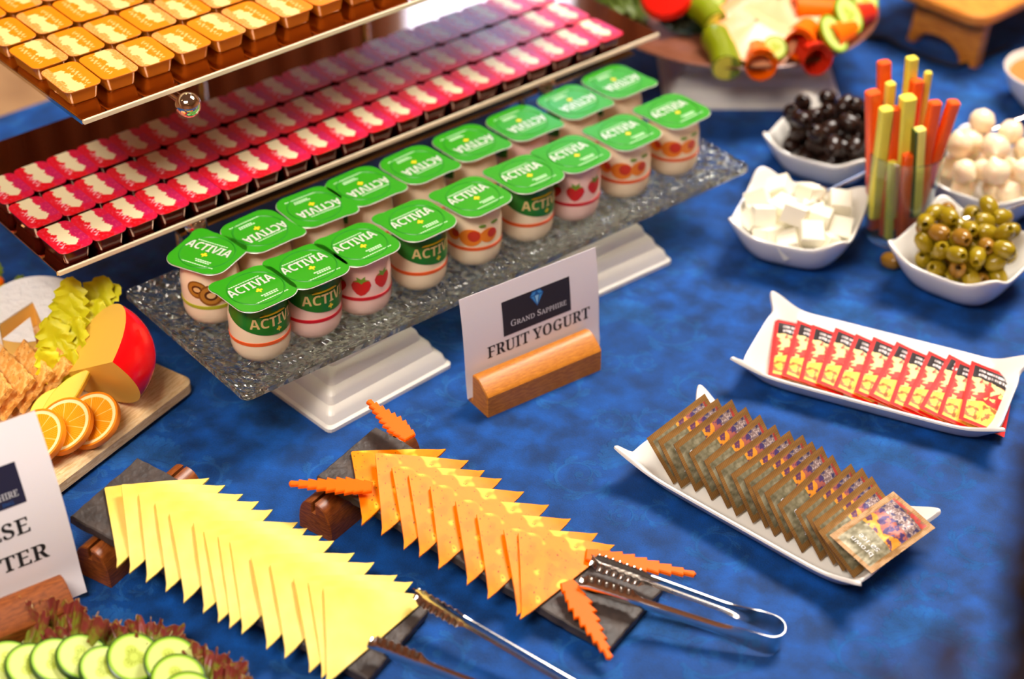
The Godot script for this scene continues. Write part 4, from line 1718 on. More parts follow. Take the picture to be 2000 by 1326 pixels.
	var lf := [[Vector3(0.016, 0.045, -0.062), 30.0, 0.036, 40.0], [Vector3(0.008, 0.036, -0.042), -15.0, 0.04, 55.0], [Vector3(0.014, 0.036, -0.036), 40.0, 0.036, 45.0], [Vector3(-0.002, 0.024, -0.02), -30.0, 0.036, 60.0], [Vector3(0.008, 0.024, -0.018), 20.0, 0.036, 60.0], [Vector3(-0.006, 0.014, 0.0), -50.0, 0.03, 65.0], [Vector3(0.004, 0.012, 0.004), 30.0, 0.03, 60.0], [Vector3(0.022, 0.05, -0.075), 60.0, 0.026, 30.0], [Vector3(0.006, 0.05, -0.055), 0.0, 0.034, 70.0]]
	for q in lf:
		var l := piece("leaf", leaf_mesh(q[2] * 1.35), M.celery_leaf, cel, q[0])
		l.rotation_degrees = Vector3(q[3], -q[1], rng.randf_range(-20, 20))
	# a bit of garnish behind the soft cheese
	var g := thing("herb_sprig", "small green and orange garnish behind the round soft cheese", "garnish", Vector3(-0.5385, 0.002, -1.606))
	for k in 5:
		var l := piece("leaf", leaf_mesh(0.026), M.celery_leaf if k % 2 else M.lettuce_green, g, Vector3(0.004 * k - 0.008, 0.022, 0.003 * k))
		l.rotation_degrees = Vector3(40, 70.0 * k, 10)
	piece("petal", egg(Vector3(0.008, 0.005, 0.008)), M.carrot, g, Vector3(-0.004, 0.029, 0.004))
	piece("stem", tube(PackedVector3Array([Vector3(0, 0, 0), Vector3(0, 0.024, 0.004)]), PackedFloat32Array([0.002, 0.002]), 8), M.celery_stick, g)


func cracker_mesh() -> ArrayMesh:
	# oblong cracker with scalloped ends and dimples
	var w := 0.064
	var d := 0.05
	var f := func(u: float, v: float) -> Vector3:
		var x := (u - 0.5) * w
		var z := (v - 0.5) * d
		var e := 1.0 - 0.03 * (0.5 - 0.5 * cos(v * TAU * 5.0)) * smoothstep(0.35, 0.5, absf(u - 0.5))
		var e2 := 1.0 - 0.035 * (0.5 - 0.5 * cos(u * TAU * 6.0)) * smoothstep(0.35, 0.5, absf(v - 0.5))
		var dim := sin(u * TAU * 3.0) * sin(v * TAU * 2.5)
		return Vector3(x * e, 0.0006 * dim + 0.0003 * sin(u * 40.0 + v * 23.0), z * e2)
	return sheet_mb(32, 26, f, 0.0052).done(50.0)


func leaf_mesh(s: float) -> ArrayMesh:
	# a toothed leaflet with a fold and a wave
	var f := func(u: float, v: float) -> Vector3:
		var lobe := 0.42 * s * pow(sin(PI * clampf(0.06 + 0.9 * u, 0.0, 1.0)), 0.7) * (0.72 + 0.28 * (1.0 - absf(fposmod(u * 5.0, 1.0) * 2.0 - 1.0)))
		var t := v * 2.0 - 1.0
		return Vector3(t * lobe, 0.1 * s * absf(t) + 0.05 * s * sin(u * 9.0 + t * 4.0), -u * s)
	return sheet_mb(20, 8, f, 0.0006).done(50.0)


# ------------------------------------------------------------------ cucumber and lettuce, bottom left
func build_salad_corner() -> void:
	var leaves := [[Vector3(-0.425, 0.002, -1.05), 108.0, 0.066, "frilly red-green lettuce leaf in front of the walnut card holder"], [Vector3(-0.39, 0.002, -1.055), 92.0, 0.064, "frilly lettuce leaf with a tall crest behind the cucumber row"], [Vector3(-0.352, 0.002, -1.058), 84.0, 0.052, "dark red lettuce leaf behind the middle cucumber slices"], [Vector3(-0.308, 0.002, -1.06), 66.0, 0.05, "red lettuce frill behind the highest cucumber slice"], [Vector3(-0.262, 0.002, -1.022), 48.0, 0.055, "red lettuce leaf curling up right of the cucumber slices"], [Vector3(-0.245, 0.002, -0.998), 30.0, 0.056, "lettuce leaf at the bottom edge right of the cucumbers"], [Vector3(-0.335, 0.001, -1.02), -90.0, 0.045, "dark lettuce leaf under the cucumber slices at the bottom edge"]]
	for i in leaves.size():
		var q: Array = leaves[i]
		var o := piece("lettuce_leaf", lettuce_mesh(q[2], i), M.lettuce, null, q[0])
		o.rotation_degrees.y = q[1]
		tag(o, q[3], "lettuce", "red lettuce leaves around the cucumbers")
	var proto: Node3D = null
	# x, y, z, tilt about x, tilt about z
	var cu := [[-0.4144, 0.0125, -1.066, 8, -20, "leftmost cucumber slice at the picture's edge"], [-0.395, 0.0125, -1.063, 8, -20, "cucumber slice second from the left edge"], [-0.376, 0.0125, -1.069, 8, -20, "cucumber slice third from the left edge, mostly covered"], [-0.3555, 0.0128, -1.073, 8, -20, "large flat cucumber slice right of the thin crescent one"], [-0.334, 0.0128, -1.06, 8, -20, "cucumber slice wedged under the highest one"], [-0.3125, 0.0145, -1.0715, 18, -16, "highest cucumber slice, with a seed ring in the middle"], [-0.2805, 0.0165, -1.066, 17, -13, "cucumber slice right of the highest one"], [-0.2715, 0.0175, -1.045, 17, -11, "cucumber slice at the right end of the row"], [-0.261, 0.0165, -1.0265, 17, -9, "lowest cucumber slice at the bottom edge"], [-0.374, 0.0085, -1.0265, 8, 2, "cucumber slice at the bottom edge under the row"], [-0.334, 0.0085, -1.0225, 8, -2, "cucumber slice at the bottom edge below the highest one"]]
	for i in cu.size():
		var q: Array = cu[i]
		if proto == null:
			proto = thing("cucumber_slice", q[5], "cucumber slice", Vector3.ZERO, 0.0, "cucumber slices on lettuce")
			piece("flesh", slab(disc(0.0212, 36), 0.0002, 0.0062, 0.0004), M.cuke_cut, proto)
			piece("peel", lathe(PackedVector2Array([Vector2(0.0209, 0.0), Vector2(0.0222, 0.0004), Vector2(0.0227, 0.003), Vector2(0.0223, 0.0058), Vector2(0.0211, 0.0063), Vector2(0.0209, 0.0)]), 36), M.cuke_peel, proto)
		else:
			proto = copy(proto, "cucumber_slice", q[5], Vector3.ZERO, Vector3.ZERO, "cucumber slices on lettuce")
		proto.position = Vector3(q[0], q[1], q[2])
		proto.rotation_degrees = Vector3(q[3], 0, q[4])


func lettuce_mesh(s: float, k: int) -> ArrayMesh:
	# fan-shaped leaf, ruffled more and more towards its frilled edge
	var f := func(u: float, v: float) -> Vector3:
		var a := (u - 0.5) * 2.0
		var e := pow(v, 2.0)
		var r := s * (0.15 + 0.85 * v) * (1.0 + e * (0.04 * sin(u * 19.0 + k) + 0.03 * sin(u * 61.0 + k * 2.0) + 0.02 * sin(u * 170.0)))
		var ruf := s * e * (0.055 * sin(u * 29.0 + k * 1.7 + v * 3.0) + 0.045 * sin(u * 67.0 + k + v * 7.0) + 0.022 * sin(u * 151.0 + v * 19.0))
		var g := maxf(0.0, v - 0.4)
		var lift := s * (0.03 * v + (1.3 if k < 2 else 0.85) * g * g) + ruf
		return Vector3(cos(a) * r, 0.003 + s * 0.02 + maxf(lift, 0.0), sin(a) * r + s * e * 0.03 * sin(u * 57.0 + k))
	return sheet_mb(220, 14, f, 0.0007).done(60.0)


# ------------------------------------------------------------------ porcelain dishes and bowls
# hl, hw: half sizes; fx, fz: floor as a share of them; p: squareness; pull and rise: how far corners reach out and up
func dish_mesh(hl: float, hw: float, fx: float, fz: float, p: float, h: float, pull: float, rise: float, sharp: float, belly: float) -> ArrayMesh:
	var n := 128
	var loop := func(k: float, y: float, cr: float, grow: float) -> PackedVector3Array:
		# k: 0 floor edge .. 1 rim; cr: how much of the corner lift applies
		var l := PackedVector3Array()
		for j in n:
			var a := TAU * j / n
			var ca := cos(a)
			var sa := sin(a)
			var x := signf(ca) * pow(absf(ca), 2.0 / p)
			var z := signf(sa) * pow(absf(sa), 2.0 / p)
			var w := pow(absf(2.0 * ca * sa), sharp)
			var sx := lerpf(fx, 1.0, k)
			var sz := lerpf(fz, 1.0, k)
			var c := 1.0 + pull * w * cr
			l.append(Vector3(x * (hl * sx + grow) * c, y + rise * w * cr, z * (hw * sz + grow) * c))
		return l
	var loops := []
	var t := 0.0045
	# outside, from the foot up to the rim, then inside down to the floor
	loops.append(loop.call(-0.05, 0.0, 0.0, -0.003))
	loops.append(loop.call(0.0, 0.001, 0.0, 0.001))
	for i in range(1, 9):
		var f := i / 8.0
		loops.append(loop.call(pow(f, belly), 0.001 + (h - 0.003) * f, f * f, 0.0035 * (1.0 - f * 0.5)))
	loops.append(loop.call(1.0, h, 1.0, 0.0012))
	loops.append(loop.call(1.0, h + 0.0004, 1.0, -0.0005))
	loops.append(loop.call(0.985, h - 0.001, 1.0, -0.0015))
	for i in range(7, -1, -1):
		var f := i / 8.0
		loops.append(loop.call(pow(f, belly), t + (h - t) * f, f * f, -0.0012))
	loops.append(loop.call(-0.08, t - 0.0003, 0.0, -0.004))
	var mb := MB.new()
	mb.loft(loops)
	return mb.done(50.0)


func sachet_mesh(w: float, d: float) -> ArrayMesh:
	# a filled pillow with flat crimped seams
	var f := func(u: float, v: float, s: float) -> Vector3:
		var iu := smoothstep(0.08, 0.28, minf(u, 1.0 - u))
		var iv := smoothstep(0.05, 0.2, minf(v, 1.0 - v))
		var b := 0.0026 * iu * iv + 0.0004 * sin(u * 23.0 + v * 9.0) * iu * iv + 0.0003 * sin(v * 41.0 + u * 17.0) * iu * iv
		return Vector3((u - 0.5) * w, s * (b + 0.00025), (v - 0.5) * d)
	var mb := MB.new()
	var nu := 14
	var nv := 26
	for s in [1.0, -1.0]:
		for i in nu:
			for j in nv:
				var u0 := float(i) / nu
				var u1 := float(i + 1) / nu
				var v0 := float(j) / nv
				var v1 := float(j + 1) / nv
				if s > 0:
					mb.quad(f.call(u0, v0, s), f.call(u0, v1, s), f.call(u1, v1, s), f.call(u1, v0, s), Vector2(u0, v0), Vector2(u0, v1), Vector2(u1, v1), Vector2(u1, v0))
				else:
					mb.quad(f.call(u0, v0, s), f.call(u1, v0, s), f.call(u1, v1, s), f.call(u0, v1, s), Vector2(u0, v0), Vector2(u1, v0), Vector2(u1, v1), Vector2(u0, v1))
	var rim := []
	for s in [-1.0, 1.0]:
		var l := PackedVector3Array()
		for q in [Vector2(0, 0), Vector2(1, 0), Vector2(1, 1), Vector2(0, 1)]:
			l.append(f.call(q.x, q.y, s))
		rim.append(l)
	mb.loft(rim, false, false)
	return mb.done(50.0)


func build_sauce_dishes() -> void:
	# brown sauce
	var c := Vector3(0.2378, 0, -1.2766)
	var yaw := -42.6
	var dm := dish_mesh(0.128, 0.0605, 0.86, 0.7, 7.0, 0.024, 0.15, 0.014, 7.0, 0.9)
	var o := piece("sauce_dish", dm, M.white, null, c, Vector3(0, yaw, 0))
	tag(o, "long white porcelain dish full of brown sauce sachets", "dish")
	var o2 := piece("sauce_dish", dm, M.white, null, Vector3(0.366, 0, -1.4605), Vector3(0, -24.7, 0))
	tag(o2, "long white porcelain dish full of red sauce sachets", "dish")
	var sx := 0.05
	var sd := 0.0885
	var mesh := sachet_mesh(sx, sd)
	var xs := [-0.1165, -0.103, -0.089, -0.072, -0.0555, -0.039, -0.0235, -0.0105, 0.001, 0.013, 0.0285, 0.046, 0.057, 0.0665, 0.0745, 0.0875]
	var tilts := [48.0, 52.0, 56.0, 55.0, 54.0, 55.0, 54.0, 55.0, 54.0, 55.0, 53.0, 51.0, 48.0, 43.0, 35.0, 13.0]
	var proto: Node3D = null
	for i in xs.size():
		var lab := "brown sauce sachet, %s from the far corner of its dish" % ordinal(i)
		if i == xs.size() - 1:
			lab = "brown sauce sachet lying whole on top at the near end of its dish"
		if proto == null:
			proto = thing("brown_sauce_sachet", lab, "sauce sachet")
			piece("pouch", mesh, M.brown_sachet, proto)
			var w1 := letters("brown", sans, 0.0245, 0.0052)
			piece("lettering", w1, M.print_white, proto, Vector3(0.001, 0.0031, 0.0315), Vector3(-90, 0, 0))
			proto.get_node("lettering").rotation_degrees = Vector3(-90, 180, 0)
			piece("lettering", letters("sauce", sans, 0.022, 0.0046), M.print_white, proto, Vector3(0.002, 0.0031, 0.0225), Vector3(-90, 180, 0))
		else:
			proto = copy(proto, "brown_sauce_sachet", lab, Vector3.ZERO, Vector3.ZERO)
		proto.set_meta("group", "brown sauce sachets in the white dish")
		var th := deg_to_rad(tilts[i])
		var cen := Vector3(xs[i] + cos(th) * sx / 2, 0.0078 + sin(th) * sx / 2 + (0.0215 if i == 15 else 0.0045 if i == 14 else 0.002 if i > 11 else 0.0), -0.0095 + rng.randf_range(-0.0025, 0.0025))
		if i < 2:
			cen.z = -0.004
		proto.transform = Transform3D(Basis.from_euler(Vector3(0, deg_to_rad(yaw), 0)), c) * Transform3D(Basis.from_euler(Vector3(deg_to_rad(rng.randf_range(-1.5, 1.5)), deg_to_rad(rng.randf_range(-2.5, 2.5) - (3.0 if i == 15 else 0.0)), -th)), cen)
	# red sauce
	c = Vector3(0.366, 0, -1.4605)
	yaw = -24.7
	xs = [-0.1135, -0.0955, -0.0785, -0.0585, -0.0385, -0.0195, -0.0005, 0.018, 0.034, 0.0515, 0.0655, 0.083]
	proto = null
	for i in xs.size():
		var lab := "red sauce sachet with a food picture, %s from the left end of its dish" % ordinal(i)
		if i == xs.size() - 1:
			lab = "red sauce sachet lying uncovered at the right end of its dish"
		if proto == null:
			proto = thing("red_sauce_sachet", lab, "sauce sachet")
			piece("pouch", sachet_mesh(0.0465, 0.09), M.red_sachet, proto)
		else:
			proto = copy(proto, "red_sauce_sachet", lab, Vector3.ZERO, Vector3.ZERO)
		proto.set_meta("group", "red sauce sachets in the white dish")
		var th := deg_to_rad(15.0 if i > 0 else 8.0)
		var yw := [14.0, 8.0, 9.0, 5.0, 2.0, 4.0, -2.0, 3.0, -1.0, -4.0, 2.0, 6.0][i] as float
		var cen := Vector3(xs[i] + 0.0235, 0.0135 + 0.0004 * (i % 2) + 0.003 * float(i == 11), -0.0055 + rng.randf_range(-0.0025, 0.0025))
		proto.transform = Transform3D(Basis.from_euler(Vector3(0, deg_to_rad(yaw), 0)), c) * Transform3D(Basis.from_euler(Vector3(deg_to_rad(4.0), deg_to_rad(yw), -th)), cen)


# balls of radius r dropped one by one into a round hollow; each takes the lowest of a few places
func heap(count: int, r: float, reach: float, floor_y: float, curve: float, seed_: int) -> PackedVector3Array:
	var g := RandomNumberGenerator.new()
	g.seed = seed_
	var out := PackedVector3Array()
	for i in count:
		var best := Vector3(0, 1e9, 0)
		for k in 26:
			var a := g.randf() * TAU
			var q := sqrt(g.randf()) * reach
			var x := cos(a) * q
			var z := sin(a) * q
			var y := floor_y + r + curve * q * q
			for o in out:
				var d2 := Vector2(x - o.x, z - o.z).length_squared()
				if d2 < 4.0 * r * r:
					y = maxf(y, o.y + sqrt(4.0 * r * r - d2))
			if y < best.y:
				best = Vector3(x, y, z)
		out.append(best)
	return out


func build_bowls() -> void:
	var bm := dish_mesh(0.0655, 0.0655, 0.5, 0.5, 3.6, 0.044, 0.1, 0.015, 3.0, 0.6)
	var spots := [[Vector3(0.3143, 0, -1.713), -22.0, "square white porcelain bowl heaped with white cheese cubes"], [Vector3(0.484, 0, -1.646), -38.0, "square white porcelain bowl heaped with green olives"], [Vector3(0.375, 0, -1.888), -30.0, "square white porcelain bowl heaped with black olives"], [Vector3(0.5465, 0, -1.806), -35.0, "square white porcelain bowl heaped with pearl onions"]]
	for q in spots:
		var b := piece("serving_bowl", bm, M.white, null, q[0], Vector3(0, q[1], 0))
		tag(b, q[2], "bowl", "square white bowls")
	# white cheese cubes
	var proto: Node3D = null
	var cube := PackedVector2Array([Vector2(-0.0125, -0.0115), Vector2(0.0125, -0.0115), Vector2(0.0125, 0.0115), Vector2(-0.0125, 0.0115)])
	var cm := slab(cube, -0.0105, 0.0105, 0.0008, 20.0)
	for p in heap(25, 0.0122, 0.05, 0.008, 7.0, 11):
		var at: Vector3 = spots[0][0] + p
		var turn := Vector3(rng.randf_range(-40, 40), rng.randf_range(0, 360), rng.randf_range(-35, 35))
		proto = item(proto, "cheese_cube", cm, M.feta, "soft white cheese cube heaped in the bowl beside the vegetable glass", "cheese cube", "white cheese cubes in a bowl", at, turn)
	# green olives: stoned, so each has a hole in its end
	proto = null
	var om := lathe(PackedVector2Array([Vector2(0, -0.0125), Vector2(0.005, -0.0115), Vector2(0.0084, -0.007), Vector2(0.0096, 0.0), Vector2(0.0086, 0.0068), Vector2(0.0056, 0.0108), Vector2(0.0034, 0.0116), Vector2(0.0028, 0.0108), Vector2(0.0028, 0.004), Vector2(0.0026, -0.007), Vector2(0, -0.0075)]), 18, 50.0)
	var brown: Node3D = null
	var i := 0
	for p in heap(66, 0.0094, 0.048, 0.006, 8.0, 12):
		var at: Vector3 = spots[1][0] + p
		var turn := Vector3(rng.randf_range(10, 125), rng.randf_range(-80, 80), rng.randf_range(-30, 30))
		if i % 4 == 3:
			brown = item(brown, "green_olive", om, M.olive_brown, "brownish stoned olive among the green olives in the white bowl", "olive", "brownish olives in the green olive bowl", at, turn)
		else:
			proto = item(proto, "green_olive", om, M.olive_green, "stoned green olive heaped in the white bowl", "olive", "green olives in a bowl", at, turn)
		i += 1
	item(brown, "green_olive", om, M.olive_brown, "single olive dropped on the blue cloth beside the green olive bowl", "olive", "", Vector3(0.414, 0.0094, -1.675), Vector3(80, 40, 0))
	proto = null
	for p in heap(42, 0.0115, 0.049, 0.006, 8.0, 13):
		var at: Vector3 = spots[2][0] + p
		var turn := Vector3(rng.randf_range(20, 120), rng.randf_range(-80, 80), rng.randf_range(-30, 30))
		proto = item(proto, "black_olive", om, M.olive_black, "black olive heaped in the white bowl behind the vegetable glass", "olive", "black olives in a bowl", at, turn)
		proto.scale = Vector3.ONE * 1.1
	proto = null
	var pm := lathe(PackedVector2Array([Vector2(0, -0.0105), Vector2(0.005, -0.0098), Vector2(0.0098, -0.005), Vector2(0.0112, 0.0), Vector2(0.0098, 0.0055), Vector2(0.005, 0.0095), Vector2(0.002, 0.0125), Vector2(0, 0.013)]), 18, 55.0)
	for p in heap(24, 0.0148, 0.05, 0.006, 8.0, 14):
		var at: Vector3 = spots[3][0] + p
		var turn := Vector3(rng.randf_range(0, 180), rng.randf_range(0, 360), 0)
		proto = item(proto, "pearl_onion", pm, M.onion, "pickled pearl onion heaped in the white bowl right of the vegetable glass", "onion", "pearl onions in a bowl", at, turn)
		proto.scale = Vector3.ONE * rng.randf_range(1.2, 1.42)
	for q in [["cheese_cube", "white cheese cube"], ["green_olive", "green olive"], ["black_olive", "black olive"], ["pearl_onion", "pearl onion"]]:
		single_out(q[0], q[1])
	# spoons left in the bowls
	spoon(Vector3(0.345, 0.056, -1.74), Vector3(0.475, 0.085, -1.795), "spoon with its handle leaning from the white cheese bowl behind the vegetable glass")
	spoon(Vector3(0.528, 0.062, -1.85), Vector3(0.66, 0.085, -1.90), "spoon lying on the pearl onions at the back of their bowl")
	spoon(Vector3(0.5, 0.058, -1.672), Vector3(0.61, 0.09, -1.702), "spoon leaning from the green olive bowl towards the picture's edge")


# the pieces of a heap that its outline tells apart get labels of their own
func single_out(called: String, words: String) -> void:
	var all := []
	for o in get_children():
		if o is Node3D and o.has_meta("group") and String(o.name).begins_with(called):
			all.append(o)
	var taken := []
	for rule in [["topmost %s on the heap in its white bowl", Vector3(0, 1, 0)], ["%s lying furthest left in its white bowl", Vector3(-1, 0.2, 0)], ["%s lying furthest right in its white bowl", Vector3(1, 0.2, 0)], ["%s lying nearest to us against its bowl's front rim", Vector3(0, 0.3, 1)], ["%s lying furthest back against its bowl's rear rim", Vector3(0, 0.3, -1)]]:
		var best: Node3D = null
		for o in all:
			if not taken.has(o) and (best == null or o.position.dot(rule[1]) > best.position.dot(rule[1])):
				best = o
		taken.append(best)
		best.set_meta("label", rule[0] % words)


func item(proto: Node3D, called: String, mesh: Mesh, m: Material, label: String, category: String, group: String, at: Vector3, turn: Vector3) -> Node3D:
	if proto == null:
		var o := piece(called, mesh, m)
		tag(o, label, category)
		o.set_meta("group", group)
		o.position = at
		o.rotation_degrees = turn
		return o
	return copy(proto, called, label, at, turn, group)


func spoon(from: Vector3, to: Vector3, label: String) -> void:
	var o := thing("spoon", label, "spoon", from)
	var n := from.distance_to(to)
	var dir := (to - from).normalized()
	var side := dir.cross(Vector3.UP).normalized()
	o.basis = Basis(dir, side.cross(dir), side)
	var path := PackedVector3Array()
	var radii := PackedFloat32Array()
	for i in 13:
		var f := i / 12.0
		path.append(Vector3(n * f, 0.004 * sin(PI * f), 0))
		radii.append(lerpf(0.0022, 0.0062, smoothstep(0.4, 1.0, f)) if i < 12 else 0.003)
	piece("handle", tube(path, radii, 12, 0.32), M.steel, o)
	piece("bowl", sheet_mb(14, 10, func(u: float, v: float) -> Vector3:
		var a := TAU * v
		var k := sin(PI * 0.5 * u)
		return Vector3(-0.021 + 0.025 * k * cos(a), 0.006 - 0.008 * (1.0 - k * k), 0.015 * k * sin(a)), 0.0009).done(60.0), M.steel, o)


func build_stick_glass() -> void:
	var c := Vector3(0.43, 0, -1.745)
	var g := piece("drinking_glass", lathe(PackedVector2Array([Vector2(0, 0), Vector2(0.0325, 0), Vector2(0.034, 0.002), Vector2(0.0435, 0.1115), Vector2(0.0430, 0.1122), Vector2(0.0423, 0.1115), Vector2(0.0328, 0.011), Vector2(0.030, 0.009), Vector2(0, 0.009)]), 64), M.clear, null, c)
	tag(g, "clear glass tumbler standing full of raw vegetable sticks", "glass")
	# each stick: top x, y, z and foot x, y, z from the middle of the glass; width; kind
	var st := [
		[Vector3(-0.046, 0.183, 0.006), Vector3(-0.024, 0.011, 0.004), 0.0078, 0],
		[Vector3(-0.03, 0.2, -0.03), Vector3(-0.012, 0.011, -0.012), 0.0072, 0],
		[Vector3(0.004, 0.187, -0.012), Vector3(0.001, 0.011, 0.006), 0.007, 0],
		[Vector3(0.021, 0.174, 0.012), Vector3(0.014, 0.011, 0.014), 0.0068, 0],
		[Vector3(0.043, 0.17, 0.004), Vector3(0.02, 0.011, -0.002), 0.0068, 0],
		[Vector3(-0.022, 0.168, 0.014), Vector3(-0.014, 0.011, 0.02), 0.0062, 0],
		[Vector3(-0.004, 0.12, 0.03), Vector3(0.004, 0.011, 0.022), 0.0062, 0],
		[Vector3(-0.033, 0.172, 0.022), Vector3(-0.028, 0.03, 0.012), 0.0074, 1],
		[Vector3(-0.009, 0.18, 0.012), Vector3(-0.004, 0.03, 0.008), 0.0088, 1],
		[Vector3(-0.002, 0.208, -0.024), Vector3(0.006, 0.011, -0.016), 0.0066, 1],
		[Vector3(0.017, 0.193, -0.02), Vector3(0.014, 0.011, -0.02), 0.0042, 1],
		[Vector3(-0.024, 0.184, -0.012), Vector3(-0.014, 0.011, -0.02), 0.0056, 1],
		[Vector3(0.004, 0.152, 0.03), Vector3(0.014, 0.04, 0.024), 0.0062, 2],
		[Vector3(-0.02, 0.11, 0.028), Vector3(-0.012, 0.011, 0.026), 0.0048, 1],
	]
	var lc := ["thick carrot stick leaning furthest left in the tumbler", "tallest carrot stick at the back of the tumbler", "carrot stick between the two pale celery sticks", "carrot stick upright at the right in the tumbler", "carrot stick leaning furthest right out of the tumbler", "carrot stick behind the leftmost pale stick", "short carrot stick low against the front of the tumbler"]
	var lp := ["pale celery stick at the front left of the tumbler", "widest pale celery stick in the middle of the tumbler", "tallest pale celery stick at the back of the tumbler", "thinnest celery stick leaning right at the back", "pale celery stick behind the left sticks", "short pale celery stick low inside the tumbler"]
	var ic := 0
	var ip := 0
	for s in st:
		var top: Vector3 = s[0]
		var foot: Vector3 = s[1]
		var up := (top - foot).normalized()
		var sd := up.cross(Vector3(0.3, 0, 1)).normalized()
		var ln := top.distance_to(foot)
		var called: String = ["carrot_stick", "celery_stick", "cucumber_stick"][s[3]]
		var lab := "cucumber stick with dark green peel at the front of the tumbler"
		if s[3] == 0:
			lab = lc[ic]
			ic += 1
		elif s[3] == 1:
			lab = lp[ip]
			ip += 1
		var wdt: float = s[2]
		var mesh := slab(rrect(wdt * 2, wdt * 1.8, wdt * 0.55, 3), 0.0, ln, 0.0012, 40.0)
		var x := Transform3D(Basis(sd, up, sd.cross(up)), c + foot)
		if s[3] == 2:
			var o := thing(called, lab, "vegetable stick")
			o.transform = x
			piece("flesh", mesh, M.cuke_stick, o)
			piece("peel", slab(rrect(wdt * 0.5, wdt * 1.86, wdt * 0.2, 3), 0.001, ln - 0.001, 0.0006), M.cuke_peel, o, Vector3(-wdt * 0.95, 0, 0))
			o.set_meta("group", "vegetable sticks in the tumbler")
		else:
			var o := piece(called, mesh, M.carrot_stick if s[3] == 0 else M.celery_stick)
			o.transform = x
			tag(o, lab, "vegetable stick", "vegetable sticks in the tumbler")


